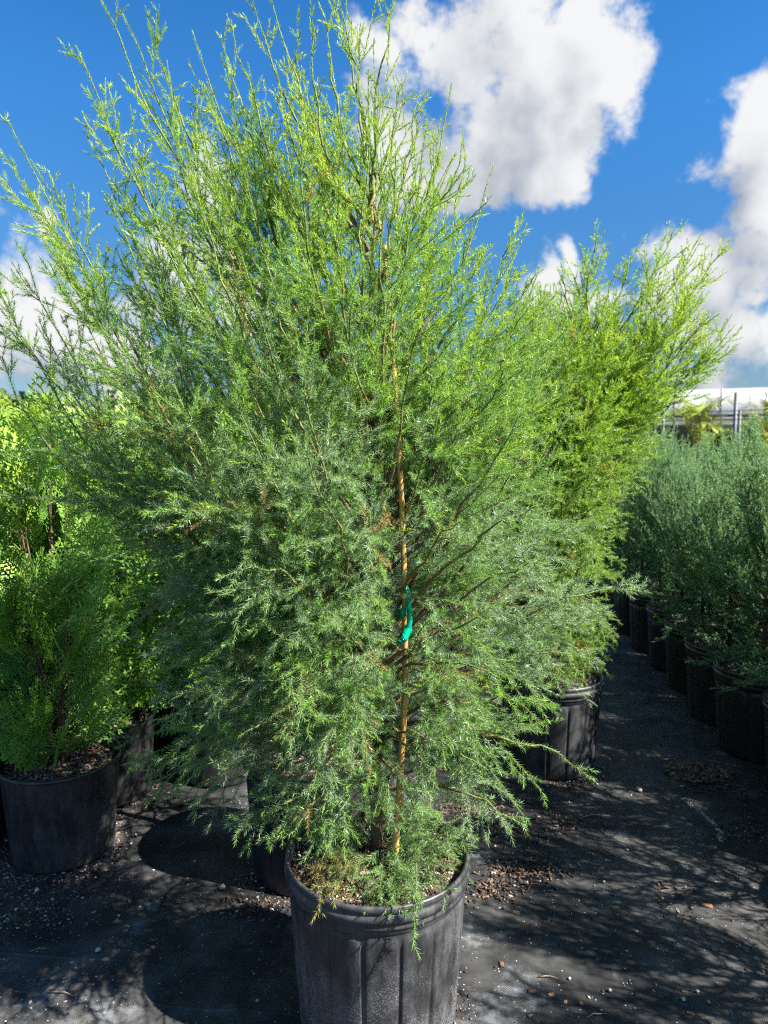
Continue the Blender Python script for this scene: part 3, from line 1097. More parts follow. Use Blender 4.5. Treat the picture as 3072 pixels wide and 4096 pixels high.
side_tree = feather_tree('feathery_conifer', 'feathery lime-green conifer leaning right over the aisle, behind the foreground tree', 'conifer',
             (POT_SIDE.x, D1, 0.37), [tuple(P(x, y, D1 + dy)) for x, y, dy in SIDE_T], 21, (0.74, 1.0, 1.5, 1.2, 1.7), tuple(P(2330, 1420, D1)), 0.37, tips_long=0.24, arch=0.28,
             pal=((0.240, 0.370, 0.120), (0.280, 0.470, 0.060), (0.500, 0.660, 0.070), (0.42, 0.26, 0.11)))

for q, (x_, y_, rz_, lab_) in enumerate(((0.42, 4.05, 2.1, 'sunlit lime-green conifer showing between the two feathery trees'), (1.02, 4.75, 4.0, 'farther lime-green conifer behind the leaning one'), (-0.30, 3.75, 1.0, 'farther conifer hidden behind the shaded feathery tree'))):
    copy_tree(side_tree, lab_, (x_, y_, 0.37), rz_, (0.92, 0.92, 0.80))
    copy_tree(pot_side, 'black ribbed pot of the ' + lab_, (x_, y_, 0), rz_)

D2 = 2.28
BACK_T = [(900, 700, .1), (1000, 560, 0), (1250, 500, .2), (1400, 620, .1), (800, 850, -.1), (700, 1000, .2), (560, 1150, .1), (620, 1400, .2), (560, 1600, .2), (700, 1800, .1), (760, 2000, .3), (800, 2200, .2),
          (880, 2450, .1), (920, 2650, -.05), (980, 2820, -.15), (1120, 2880, -.2), (1350, 2850, -.2), (1600, 2750, -.1), (1750, 2500, .1), (1780, 2200, .1), (1800, 1900, .2), (1760, 1500, .2), (1650, 1100, .2), (1550, 800, .2),
          (1100, 900, .35), (1300, 1300, .4), (1000, 1500, .4), (1500, 1700, .4), (1100, 2000, .4), (1400, 2300, .4), (1200, 2600, .35), (900, 1300, -.3), (1100, 1700, -.35), (1000, 2100, -.35), (1200, 2400, -.3), (1050, 2650, -.25),
          (820, 1600, -.2), (1450, 1200, 0), (1600, 1500, -.1), (1550, 2000, -.2), (1500, 2500, -.2)]
feather_tree('feathery_conifer', 'shaded feathery conifer half hidden directly behind the foreground tree', 'conifer',
             (POT_BACK.x, D2, 0.37), [tuple(P(x, y, D2 + dy)) for x, y, dy in BACK_T], 31, (1.05, 1.1, 1.8, 1.2, 1.8), tuple(P(1240, 640, D2)), 0.37)

# ------------------------------------------------------------------ bamboo stake and the tie tape on it
ctrl = stake_ctrl.copy()
ctrl[0][2] = 0.33
tt = np.linspace(0, 1, 160)
kk = np.linspace(0, 1, len(ctrl))
spts = np.stack([np.interp(tt, kk, ctrl[:, a]) for a in range(3)], -1)
ker = np.ones(15) / 15
sm = np.stack([np.convolve(np.pad(spts[:, a], 7, mode='edge'), ker, mode='valid') for a in range(3)], -1)
spts = sm
zs = spts[:, 2]
rad = 0.0080 - 0.0028 * (zs - zs[0]) / (zs[-1] - zs[0])
for zn in (0.62, 0.82, P(1607, 2000, SD).z, 1.45, 1.65):
    rad = rad + 0.0013 * np.exp(-((zs - zn) / 0.006) ** 2) - 0.0006 * np.exp(-((zs - zn + 0.012) / 0.005) ** 2)
V, F, C = tube(spts - ctrl[0], rad, (1, 1, 1), 14)
obj('bamboo_stake', make_mesh('bamboo_stake', V, F, 'bamboo', None, True), loc=tuple(ctrl[0]), label='thin yellow bamboo stake standing upright in the foreground pot', category='stake')


def ribbon(pts, width_dir, w, thick=0.0004):
    pts = np.asarray(pts, float)
    n = len(pts)
    wd = np.broadcast_to(np.asarray(width_dir, float), (n, 3))
    tn = nrm(np.gradient(pts, axis=0))
    nm = nrm(np.cross(tn, wd)) * thick
    A, B = pts - wd * w / 2, pts + wd * w / 2
    V = np.stack([A + nm, B + nm, B - nm, A - nm], 1).reshape(-1, 3)
    F = []
    for i in range(n - 1):
        for a in range(4):
            a2 = (a + 1) % 4
            F.append((i * 4 + a, i * 4 + a2, i * 4 + 4 + a2, i * 4 + 4 + a))
    F.append((0, 3, 2, 1))
    F.append((n * 4 - 4, n * 4 - 3, n * 4 - 2, n * 4 - 1))
    return V, np.array(F)


tp0 = P(1622, 2470, SD)
root = thing('tie_tape', 'strip of shiny green plastic tape tied round the bamboo stake', 'tape', tuple(tp0))
rngt = np.random.default_rng(5)


def sm_path(px, D, n=22):
    c = np.array([P(x, y, d) for (x, y), d in zip(px, D)])
    t = np.linspace(0, 1, n)
    k = np.linspace(0, 1, len(c))
    q = np.stack([np.interp(t, k, c[:, a]) for a in range(3)], -1)
    q = np.stack([np.convolve(np.pad(q[:, a], 2, mode='edge'), np.ones(5) / 5, mode='valid') for a in range(3)], -1)
    return q


t1 = sm_path([(1618, 2340), (1628, 2365), (1637, 2420), (1640, 2470), (1636, 2510), (1622, 2540)], [SD - .012, SD - .022, SD - .018, SD - .016, SD - .014, SD - .012])
V, F = ribbon(t1 - np.array(tp0), nrm(np.array([[0.93, 0.25, 0.12]]))[0], 0.0135)
obj('upper_tail', make_mesh('tape', V, F, 'green_tape'), root)
t2 = sm_path([(1636, 2500), (1634, 2515), (1624, 2540), (1612, 2560), (1604, 2568)], [SD - .010, SD - .014, SD - .022, SD - .03, SD - .038])
V, F = ribbon(t2 - np.array(tp0), nrm(np.array([[0.88, 0.10, -0.35]]))[0], 0.0165)
obj('lower_tail', make_mesh('tape', V, F, 'green_tape'), root)
zb = P(1622, 2440, SD).z
cx, cy = P(1618, 2440, SD).x - 0.008, SD + 0.035
an = np.linspace(0, 2 * math.pi, 40)
lp = np.stack([cx + 0.004 + 0.014 * np.cos(an), cy + 0.050 * np.sin(an), zb + 0.008 * np.sin(an + 1)], -1)
V, F = ribbon(lp - np.array(tp0), (0, 0, 1), 0.020)
obj('loop', make_mesh('tape', V, F, 'green_tape'), root)

# ================================================================== ARBORVITAE BLOCK ON THE LEFT
def frond_template(rng, nb=11):
    """flat spray in the xy plane along +x, length 1: lens-shaped scale-leaf branchlets"""
    segs = []

    def seg(p, a, l, w):
        segs.append((p[0], p[1], a, l, w))

    L = 0.0
    n = nb
    for s in range(6):
        seg((s / 6, 0), 0, 1 / 6 * 1.25, 0.022 * (1.25 - s / 8))
    for k in range(n):
        x = 0.10 + 0.85 * k / n
        sd = 1 if k % 2 else -1
        a = sd * (0.85 - 0.25 * x + rng.normal(0, 0.08))
        l = (0.46 * (1 - x) ** 0.8 + 0.12) * rng.uniform(0.85, 1.15)
        m = max(2, int(l / 0.10))
        for q in range(m):
            px, py = x + math.cos(a) * l * q / m, math.sin(a) * l * q / m
            seg((px, py), a, l / m * 1.35, 0.044)
            if q > 0 or m <= 2:
                for s2 in (-1, 1):
                    if rng.uniform() < 0.8:
                        seg((px, py), a + s2 * 0.7, rng.uniform(0.07, 0.13), 0.040)
    V, F = [], []
    for x, y, a, l, w in segs:
        c, s = math.cos(a), math.sin(a)
        z = rng.uniform(0.0, 0.03)
        o = len(V)
        for lx, ly, lz in ((0, 0, 0), (l * .62, -w * .55, 0), (l, 0, w * .35), (l * .62, w * .55, 0)):
            V.append((x + c * lx - s * ly, y + s * lx + c * ly, lz + z))
        F += [(o, o + 1, o + 2), (o, o + 2, o + 3)]
    return np.array(V), np.array(F)


def instance_np(tv, tf, pos, X, Y, Z, scale, bend=0.0):
    n = len(pos)
    tv2 = tv.copy()
    tv2[:, 2] += bend * tv2[:, 0] ** 2
    V = pos[:, None] + scale[:, None, None] * (tv2[None, :, 0:1] * X[:, None] + tv2[None, :, 1:2] * Y[:, None] + tv2[None, :, 2:3] * Z[:, None])
    F = (tf[None] + (np.arange(n) * len(tv))[:, None, None]).reshape(-1, tf.shape[1])
    return V.reshape(-1, 3), F


def thuja_meshes(seed, height, radius, nfr, fsize):
    """upright arborvitae: several stems, flat sprays held in fans; origin at soil"""
    rng = np.random.default_rng(seed)
    brown = (0.17, 0.095, 0.06)
    tubes = []
    lead = []
    for k in range(6):
        a = k * 2.4 + rng.uniform(-.3, .3)
        rr = rng.uniform(0.03, 0.11) if k else 0.0
        top = np.array([rr * 1.3 * math.cos(a), rr * 1.3 * math.sin(a), height * (rng.uniform(0.78, 0.98) if k else 1.0)])
        pts = bez(np.array([0.01 * math.cos(a), 0.01 * math.sin(a), -0.02]), np.array([rr * math.cos(a), rr * math.sin(a), height * .35]), top, 12)
        pts[1:-1] += rng.normal(0, 0.004, (10, 3))
        lead.append(pts)
        tubes.append(tube(pts, np.linspace(0.011 if k == 0 else 0.007, 0.0016, 12), brown, 6))
    tmpl = [frond_template(np.random.default_rng(seed * 10 + q), 10 + q % 3) for q in range(5)]
    pos, X, N, S, Y0 = [], [], [], [], []
    nb = nfr // 6
    for _ in range(nb):
        ld = lead[rng.integers(len(lead))]
        f = rng.uniform(0.02, 1.0)
        x = f * 11
        i = int(min(x, 10))
        p0 = ld[i] + (ld[i + 1] - ld[i]) * (x - i)
        z = p0[2] / height
        prof = radius * (0.75 + 0.35 * math.sin(min(z * 2.6, 2.6))) * (1 - max(0, z - 0.72) * 2.2)
        az = math.atan2(p0[1], p0[0]) + rng.normal(0, 1.0)
        el = rng.normal(0.55, 0.2) + 0.35 * z
        dirv = np.array([math.cos(az) * math.cos(el), math.sin(az) * math.cos(el), math.sin(el)])
        blen = max(0.03, prof * rng.uniform(0.45, 1.0) - 0.5 * math.hypot(p0[0], p0[1]))
        nrmv = np.cross(dirv, np.array([0, 0, 1.0])) + rng.normal(0, 0.35, 3)
        nrmv -= dirv * nrmv.dot(dirv)
        nrmv /= np.linalg.norm(nrmv)
        yv = np.cross(nrmv, dirv)
        yg = rng.uniform(0.2, 0.7)
        for q in range(6):
            tq = 0.25 + 0.75 * q / 5
            sd = 0 if q == 5 else (1 if q % 2 else -1)
            aa = sd * rng.uniform(0.5, 0.85)
            pos.append(p0 + dirv * blen * tq)
            X.append(dirv * math.cos(aa) + yv * math.sin(aa) + np.array([0, 0, 0.15]))
            N.append(nrmv + rng.normal(0, 0.2, 3))
            S.append(fsize * rng.uniform(0.6, 1.15) * (1.0 if sd == 0 else 0.85))
            Y0.append(yg + 0.14 * z + rng.normal(0, 0.14))
        tubes.append(tube(np.array([p0, p0 + dirv * blen * .5, p0 + dirv * blen]), (0.0026, 0.002, 0.0012), ((0.2, 0.13, 0.07), (0.2, 0.2, 0.07), (0.15, 0.22, 0.05)), 4, False))
    # wispy leaders poking out of the top
    for k in range(5):
        p0 = lead[k][-1]
        for q in range(5):
            pos.append(lead[k][-1] + (lead[k][-2] - lead[k][-1]) * (q * 0.4))
            a = rng.uniform(0, 6.28)
            X.append(np.array([0.55 * math.cos(a) * (q > 0), 0.55 * math.sin(a) * (q > 0), 1.0]))
            N.append(rng.normal(0, 1, 3))
            S.append(fsize * rng.uniform(0.8, 1.3))
            Y0.append(0.9)
    pos, X, N, S, Y0 = np.array(pos), nrm(np.array(X)), np.array(N), np.array(S), np.clip(np.array(Y0), 0, 1)
    N = nrm(N - X * np.sum(N * X, 1, keepdims=True))
    Yv = np.cross(N, X)
    parts = []
    ks = rng.integers(0, 5, len(pos))
    ca, cb, ccx = np.array((0.115, 0.260, 0.070)), np.array((0.200, 0.410, 0.060)), np.array((0.370, 0.500, 0.060))
    for q in range(5):
        s = ks == q
        tv, tf = tmpl[q]
        Vv, Ff = instance_np(tv, tf, pos[s], X[s], Yv[s], N[s], S[s], bend=rng.uniform(-0.25, 0.25))
        yy = Y0[s][:, None]
        tipv = np.clip(tv[:, 0] - 0.5, 0, 1)
        y = np.clip(Y0[s][:, None] * 0.8 + 0.45 * tipv[None], 0, 1)[..., None]
        c = np.where(y < 0.5, ca + (cb - ca) * y * 2, cb + (ccx - cb) * (y * 2 - 1)) * rng.uniform(0.85, 1.15, (s.sum(), 1, 1))
        parts.append((Vv, Ff, c.reshape(-1, 3)))
    V, F, C = join(parts)
    foliage = make_mesh('thuja_foliage', V, F, 'scale_foliage', C)
    V, F, C = join(tubes)
    stem = make_mesh('thuja_stems', V, F, 'bark', C, True)
    return stem, foliage


THUJA = [thuja_meshes(41, 1.14, 0.24, 780, 0.165), thuja_meshes(42, 1.08, 0.23, 560, 0.18), thuja_meshes(43, 1.14, 0.23, 560, 0.18)]


def ordinal(n):
    w = ['first', 'second', 'third', 'fourth', 'fifth', 'sixth', 'seventh', 'eighth', 'ninth', 'tenth', 'eleventh', 'twelfth', 'thirteenth', 'fourteenth', 'fifteenth',
         'sixteenth', 'seventeenth', 'eighteenth', 'nineteenth', 'twentieth']
    return w[n]


pot_small = make_pot('smooth black pot with dappled sun, lower left, holding the nearest arborvitae', (-1.108, 2.36, 0), 0.197, 0.165, 0.325, False, 'pot_plastic_dusty', 7, 1100, 0.035, group='pots of the arborvitae block')
for ch in pot_small.children:
    if ch.name.startswith(('wall', 'rim')):
        ch.data = ch.data.copy()
pot_shade = make_pot('black pot under the second arborvitae back in the row beside the foreground gap', (-1.11, 2.765, 0), 0.197, 0.165, 0.325, False, 'pot_plastic_plain', 8, 500, 0.035, group='pots of the arborvitae block')  # low-dust plastic keeps these pots dark, standing in for the arborvitae shade
rg = np.random.default_rng(77)


def plant(src_meshes, nm, label, cat, loc, rz, sc, group):
    root = thing(nm, label, cat, loc, rz, group)
    root.scale = sc
    obj('trunk', src_meshes[0], root)
    obj('crown', src_meshes[1], root, kind='stuff')
    return root


cnt = 0
for c in range(-1, 6):
    x0 = -1.11 - 0.405 * c
    k = 0
    for r_ in range(13):
        y = 2.36 + 0.405 * r_ + (0.0 if c % 2 == 0 else 0.08) - (0.30 if c == -1 else 0.0)
        if c == -1 and y < 2.9:  # row pulled nearer; its front plant is added to shade the pots behind
            continue
        if x0 < -0.545 * y - 0.45 or y > 6.6:
            continue
        if c == -1 and y > 5.5:
            continue
        jx, jy = (0, 0) if (c == 0 and r_ < 2) else rg.uniform(-0.015, 0.015, 2)
        loc = (x0 + jx, y + jy, 0)
        rowname = 'row nearest the feathery trees' if c == -1 else 'row beside the foreground gap' if c == 0 else ordinal(c) + ' row out from the gap'
        if c == 0 and r_ == 0:
            lt, m_ = 'bright green arborvitae in the lower left pot, nearest the camera', 0
        else:
            lt = f'bright green arborvitae, {ordinal(k)} plant back in the {rowname}'
            if not (c == 0 and r_ == 1):
                copy_tree(pot_shade, f'black pot under the {ordinal(k)} arborvitae back in the {rowname}', loc, rg.uniform(0, 6.28))
            m_ = int(rg.integers(0, 3))
        s = float(rg.uniform(0.93, 1.05)) if not (c == 0 and r_ == 0) else 1.0
        plant(THUJA[m_], 'arborvitae', lt, 'arborvitae', (loc[0], loc[1], 0.29), float(rg.uniform(0, 6.28)), (1, 1, s), 'arborvitae in the block at the left')
        k += 1
        cnt += 1
print('thujas', cnt)

# ================================================================== BLUE-GREEN JUNIPERS ON THE RIGHT
PAL_J = ((0.105, 0.205, 0.132), (0.165, 0.305, 0.180), (0.280, 0.410, 0.205), (0.3, 0.2, 0.1))


def juniper_meshes(seed, height, radius):
    rng = np.random.default_rng(seed)
    tubes, sets2 = [], []
    nl = 52
    tubes.append(tube(np.array([(0, 0, -.03), (0.004, 0, height * .4), (0, 0.003, height * .85)]), (0.012, 0.008, 0.002), (0.15, 0.09, 0.06), 6))
    for k in range(nl):
        a = k * 2.4
        zf = 0.02 + 0.72 * (k / nl)
        zt = min(1.0, zf + rng.uniform(0.25, 0.45)) * height * rng.uniform(0.82, 1.12)
        rr = radius * rng.uniform(0.55, 1.05) * (1.0 - 0.55 * max(0, zt / height - 0.55) / 0.45)
        if k < 12:
            zf = 0.02 + 0.012 * k
            zt = rng.uniform(-0.02, 0.22) * height
            rr = radius * rng.uniform(0.75, 1.1)
        p0 = np.array([0, 0, zf * height])
        p2 = np.array([rr * math.cos(a), rr * math.sin(a), zt])
        p1 = np.array([rr * 0.85 * math.cos(a), rr * 0.85 * math.sin(a), zf * height + 0.25 * (zt - zf * height)])
        pts = bez(p0, p1, p2, 9)
        tubes.append(tube(pts, np.linspace(0.005, 0.0012, 9), (0.17, 0.12, 0.08), 4, False))
        A, B = pts[:-1], pts[1:]
        seg = np.linalg.norm(B - A, axis=1)
        ls = Shoots(A, B - A, np.zeros_like(A), seg)
        ss, (i, t) = side_shoots(ls, rng, 0.021, lambda Lp, t, rg_: rg_.uniform(0.05, 0.13, len(t)), 0.48, 0.0, bend=0.1, bendz=0.25, young=lambda i, t: np.clip(0.25 + 0.05 * i + rng.normal(0, .1, len(i)), 0, 1), bare=0.1)
        sets2.append(ss)
        sets2.append(Shoots(A, B - A, np.zeros_like(A), seg, young=0.45))
    S2 = Shoots.cat(sets2)
    S3, _ = side_shoots(S2, rng, 0.019, lambda Lp, t, rg_: (0.018 + 0.22 * Lp * (1 - t)) * rg_.uniform(.7, 1.3, len(t)), 0.6, 0.1, bendz=0.1, young=lambda i, t: S2.young[i] + .1)
    nd = needles(Shoots.cat([S2, S3]), rng, 0.0056, 3, 0.012, 0.0036, PAL_J, 0.55, 0.30)
    V, F, C = nd
    fol = make_mesh('juniper_foliage', V, F, 'needle_foliage', C)
    print('juniper needles', len(F))
    V, F, C = join(tubes)
    return make_mesh('juniper_stems', V, F, 'bark', C, True), fol


JUN = [juniper_meshes(51, 1.02, 0.28), juniper_meshes(52, 0.97, 0.27), juniper_meshes(53, 1.05, 0.28)]
pot_j = None
nrow = 0
for rw in range(3):
    k = k2 = 0
    for i_ in range(-6, 14):
        y = 3.16 + 0.425 * i_ + 0.2 * (rw % 2)
        x = 1.735 + 0.10 * max(0.0, y - 3.15) + 0.42 * rw
        if rw > 0 and y < 2.0:
            continue
        jx, jy = rg.uniform(-0.02, 0.02, 2)
        loc = (x + jx, y + jy, 0)
        inview = x - 0.25 < 0.545 * y
        rowname = ['aisle-side row', 'second row from the aisle', 'third row from the aisle'][rw]
        if i_ < 0 and not inview:
            lp = f'black pot beyond the right edge, {ordinal(k2)} back in the {rowname}'
            lt = f'juniper beyond the right edge, {ordinal(k2)} back in the {rowname}'
            k2 += 1
        else:
            lp = f'black pot of the {ordinal(k)} visible juniper back in the {rowname}'
            lt = f'blue-green upright juniper, {ordinal(k)} visible plant back in the {rowname}'
            k += 1
        if pot_j is None:
            pot_j = make_pot(lp, loc, 0.205, 0.172, 0.385, True, 'pot_plastic_plain', 9, 500, 0.04, group='pots of the juniper rows')
        else:
            copy_tree(pot_j, lp, loc, float(rg.uniform(0, 6.28)))
        plant(JUN[int(rg.integers(0, 3))], 'juniper', lt, 'juniper', (loc[0], loc[1], 0.35), float(rg.uniform(0, 6.28)), (1, 1, float(rg.uniform(0.86, 1.06))), 'junipers in rows along the aisle')
        nrow += 1
print('junipers', nrow)

# ================================================================== FAR BACKGROUND
# white poly greenhouse beyond the right-hand rows
GA, GB = np.array([46.0, 39.0]), np.array([13.0, 54.0])
gd = (GB - GA) / np.linalg.norm(GB - GA)
gn = np.array([gd[1], -gd[0]])
if gn[1] > 0:
    gn = -gn          # towards the camera
gl = float(np.linalg.norm(GB - GA))
gr = thing('greenhouse', 'long white plastic-covered greenhouse behind the junipers at the right', 'greenhouse', (GA[0], GA[1], 0))
WID, EAVE, RIDGE = 8.0, 3.45, 5.5


def gpt(s, w, z):
    q = gd * s + gn * w
    return (q[0], q[1], z)


rr_ = np.linspace(0, math.pi, 19)
nb = 13
V, F = [], []
for bi in range(nb + 1):
    s = gl * bi / nb
    for a in rr_:
        V.append(gpt(s, WID / 2 * math.cos(a), EAVE + (RIDGE - EAVE) * math.sin(a) ** 0.85))
V = np.array(V)
for bi in range(nb):
    F = np.array([((bi) * 19 + q, (bi) * 19 + q + 1, (bi + 1) * 19 + q + 1, (bi + 1) * 19 + q) for q in range(18)])
    idx = np.unique(F)
    mp_ = {v: k for k, v in enumerate(idx)}
    obj('roof_panel', make_mesh('roof_panel', V[idx], np.vectorize(mp_.get)(F), 'poly_film', None, True), gr)
for bi in range(nb + 1):
    s = gl * bi / nb
    pts = [gpt(s, (WID / 2 + .03) * math.cos(a), EAVE + (RIDGE - EAVE + .03) * math.sin(a) ** 0.85) for a in rr_]
    Vt, Ft, Ct = tube(pts, 0.035, (1, 1, 1), 5)
    obj('hoop', make_mesh('hoop', Vt, Ft, 'poly_film', None, True), gr)
    for sd in (-1, 1):
        Vt, Ft, Ct = tube([gpt(s, sd * WID / 2, 0), gpt(s, sd * WID / 2, EAVE)], 0.05, (1, 1, 1), 6)
        obj('post', make_mesh('post', Vt, Ft, 'galvanised', None, True), gr)


def slab(s0, s1, w0, w1, z0, z1):
    return np.array([gpt(s0, w0, z0), gpt(s1, w0, z0), gpt(s1, w1, z0), gpt(s0, w1, z0), gpt(s0, w0, z1), gpt(s1, w0, z1), gpt(s1, w1, z1), gpt(s0, w1, z1)])


SLF = np.array([(0, 1, 2, 3), (4, 7, 6, 5), (0, 4, 5, 1), (1, 5, 6, 2), (2, 6, 7, 3), (3, 7, 4, 0)])
obj('gutter', make_mesh('gutter', slab(0, gl, WID / 2 + .06, WID / 2 + .2, EAVE - .02, EAVE + .14), SLF, 'galvanised'), gr)
obj('side_curtain', make_mesh('side_curtain', slab(0, gl, WID / 2 - .01, WID / 2 + .02, EAVE - .45, EAVE - .03), SLF, 'poly_film'), gr)
obj('interior_shade_sheet', make_mesh('interior_shade_sheet', slab(0, gl, -WID / 2 + .3, -WID / 2 + .33, 0, EAVE - .02), SLF, 'interior_shade'), gr)  # added dark sheet standing in for the shaded interior

# fence: galvanised posts and strands between the rows and the greenhouse
FD = 18.0
fr = thing('wire_fence', 'grey metal post-and-wire fence in front of the white greenhouse', 'fence', (P(2945, 1800, FD).x, FD, 0))
fb = np.array((P(2945, 1800, FD).x, FD, 0))
posts = []
for px, pz in ((2262, 1650), (2655, 1652), (2945, 1570), (2960, 1640), (3200, 1600), (3420, 1640)):
    q = P(px, pz, FD + (0.3 if px == 2960 else 0) + (2945 - px) * 0.004)
    posts.append((px, q))
    r_ = 0.045 if px in (2945, 3200) else 0.035
    Vt, Ft, Ct = tube(np.array([(q.x, q.y, 0), (q.x, q.y, q.z)]) - fb, r_, (1, 1, 1), 8)
    obj('post', make_mesh('fence_post', Vt, Ft, 'galvanised', None, True), fr)
line = [q for px, q in posts if px != 2960]
for zz in (2.34, 2.24, 2.12):
    pts = np.array([(q.x, q.y - .05, zz) for q in line]) - fb
    Vt, Ft, Ct = tube(pts, 0.008, (1, 1, 1), 4)
    obj('wire', make_mesh('fence_wire', Vt, Ft, 'dark_wire', None, True), fr)


# clumping palms by the fence
def palm(px, top, D, label, seed, col, n=15):
    rng = np.random.default_rng(seed)
    base = P(px, 1800, D)
    base.z = 0
    h = P(px, top, D).z * 1.08
    root = thing('clumping_palm', label, 'palm', tuple(base), 0, 'palms by the fence')
    for k in range(4):
        a = k * 1.7
        Vt, Ft, Ct = tube([(0.12 * math.cos(a), .12 * math.sin(a), 0), (0.2 * math.cos(a), .2 * math.sin(a), h * .5)], (0.05, 0.035), (0.30, 0.28, 0.10), 6)
        obj('trunk', make_mesh('palm_trunk', Vt, Ft, 'bark', Ct, True), root)
    for k in range(n):
        a = k * 2.4 + rng.uniform(-.2, .2)
        reach = rng.uniform(0.4, 1.1) * h * .33
        p0 = np.array([.15 * math.cos(a), .15 * math.sin(a), h * rng.uniform(.40, .52)])
        zt = h * rng.uniform(.62, 1.0)
        p2 = np.array([reach * math.cos(a), reach * math.sin(a), zt - 0.25 * reach])
        p1 = np.array([reach * .35 * math.cos(a), reach * .35 * math.sin(a), zt * 1.08])
        pts = bez(p0, p1, p2, 12)
        tubes = [tube(pts, np.linspace(.018, .005, 12), (0.42, 0.36, 0.06), 4, False)]
        A, B = pts[3:-1], pts[4:]
        seg = np.linalg.norm(B - A, axis=1)
        q = 0
        Vs = []
        for i in range(len(A)):
            tn = (B[i] - A[i]) / seg[i]
            sd = np.cross(tn, [0, 0, 1])
            sd /= np.linalg.norm(sd) + 1e-6
            for m_ in range(3):
                pp = A[i] + (B[i] - A[i]) * m_ / 3
                for s_ in (-1, 1):
                    ll = h * .17 * (1 - .5 * abs(i / len(A) - .4)) * rng.uniform(.8, 1.1)
                    dv = tn * .75 + sd * s_ * .8 + np.array([0, 0, .12])
                    tip = pp + dv * ll - np.array([0, 0, .12 * ll])
                    wv = tn * .022
                    Vs += [pp - wv * .5, pp + dv * ll * .5 - wv, tip, pp + dv * ll * .5 + wv]
        Vs = np.array(Vs)
        cl = np.array(col) * rng.uniform(.75, 1.25)
        V, F, C = join(tubes + [(Vs, np.arange(len(Vs)).reshape(-1, 4), np.repeat(cl[None], len(Vs), 0))])
        obj('frond', make_mesh('palm_frond', V, F, 'far_foliage', C), root)
    return root


palm(2790, 1600, 24, 'yellow-green clumping palm in front of the white greenhouse', 1, (0.26, 0.31, 0.05))
palm(3075, 1620, 22, 'yellowish palm cut off by the right edge, by the greenhouse', 2, (0.28, 0.30, 0.05))
palm(2870, 1690, 21, 'low green palm between the two yellow palms', 3, (0.14, 0.24, 0.04), 12)
palm(2990, 1690, 20.5, 'low yellow-tipped palm just right of the fence post', 4, (0.22, 0.30, 0.04), 12)


# far wood along the skyline
def wood(seed):
    rng = np.random.default_rng(seed)
    pos, S, C = [], [], []
    for k in range(70):
        ang = rng.uniform(-0.75, 0.35)
        Dd = rng.uniform(75, 125)
        x, y = math.sin(ang) * Dd, math.cos(ang) * Dd
        px_slope = 1.0 if ang < 0.05 else 0.55
        h = rng.uniform(6.5, 9.0) * Dd / 95 * px_slope
        nlob = 120
        u = nrm(rng.normal(0, 1, (nlob, 3))) * rng.uniform(0.55, 1.0, (nlob, 1))
        rx = rng.uniform(2.6, 4.2)
        c = np.array([(0.07, 0.12, 0.035), (0.10, 0.15, 0.04), (0.16, 0.13, 0.07), (0.06, 0.10, 0.045)][rng.integers(4)])
        pos.append(np.array([x, y, h * .55]) + u * np.array([rx, rx, h * .46]))
        S.append(rng.uniform(.25, .75, nlob))
        C.append(c * rng.uniform(.7, 1.3, (nlob, 1)))
    pos, S, C = np.vstack(pos), np.concatenate(S), np.vstack(C)
    tv = np.array([(-1, 0, 0), (0, -.6, .3), (1, .1, 0), (.1, .7, -.2), (0, .1, .5)], float)
    tf = np.array([(0, 1, 4), (1, 2, 4), (2, 3, 4), (3, 0, 4)])
    V, F, Cc = scatter(tv, tf, pos, S[:, None] * np.ones((1, 3)), rng, C, 1.0, .25)
    obj('far_wood', make_mesh('far_wood', V, F, 'far_foliage', Cc), kind='stuff', label='distant mixed woodland along the skyline at the left', category='woodland')


wood(8)
# low green nursery stock between the block and the wood, so the ground does not lie bare
# power lines crossing low at the far left
for q, (ya, yb) in enumerate(((1285, 1400), (1330, 1445), (1370, 1470))):
    a0, a1 = P(-500, ya - 190, 60), P(900, yb + 230, 95)
    pts = [tuple(a0.lerp(a1, s) - Vector((0, 0, 1.2 * 4 * s * (1 - s)))) for s in np.linspace(0, 1, 14)]
    Vt, Ft, Ct = tube(pts, 0.016, (1, 1, 1), 4)
    obj('power_line', make_mesh('power_line', Vt, Ft, 'dark_wire', None, True),
        label=['uppermost', 'middle', 'lowest'][q] + ' thin power line crossing the sky at the far left', category='power line', group='power lines at the left')

# ================================================================== LITTER ON THE FABRIC
rl = np.random.default_rng(99)


def cluster(pts_px, n, spread_x, spread_y):
    c = G(*pts_px)
    return np.stack([c.x + rl.normal(0, spread_x, n), c.y + rl.normal(0, spread_y, n)], -1)


xy = []
# crumbs ringing the pots
for ctr, rb, n, a0, a1 in ((Vector((-1.108, 2.36, 0)), .168, 900, 0, 6.283), (Vector((-1.11, 2.77, 0)), .168, 350, -1.6, 1.0), (POT_SIDE, .19, 520, 3.6, 6.1), (POT_BACK, .19, 420, 3.4, 5.6), (POT_MAIN, .19, 260, -1.2, 2.6)):
    a = rl.uniform(a0, a1, n)
    r = rb + np.abs(rl.normal(0, 0.035, n)) ** 1.0
    xy.append(np.stack([ctr.x + r * np.cos(a), ctr.y + r * np.sin(a)], -1))
for px, n, sx, sy in (((2100, 3480), 120, .07, .05), ((2010, 3320), 100, .09, .06), ((1950, 3560), 90, .06, .04), ((130, 3600), 420, .13, .08), ((30, 3680), 250, .09, .06), ((1870, 3240), 220, .09, .06),
                      ((2250, 3280), 60, .05, .05), ((980, 3640), 160, .06, .03), ((60, 3950), 160, .12, .08), ((2750, 3660), 50, .05, .03), ((2780, 3360), 50, .07, .05), ((3000, 3330), 60, .06, .04)):
    xy.append(cluster(px, n, sx, sy))
n = 1700
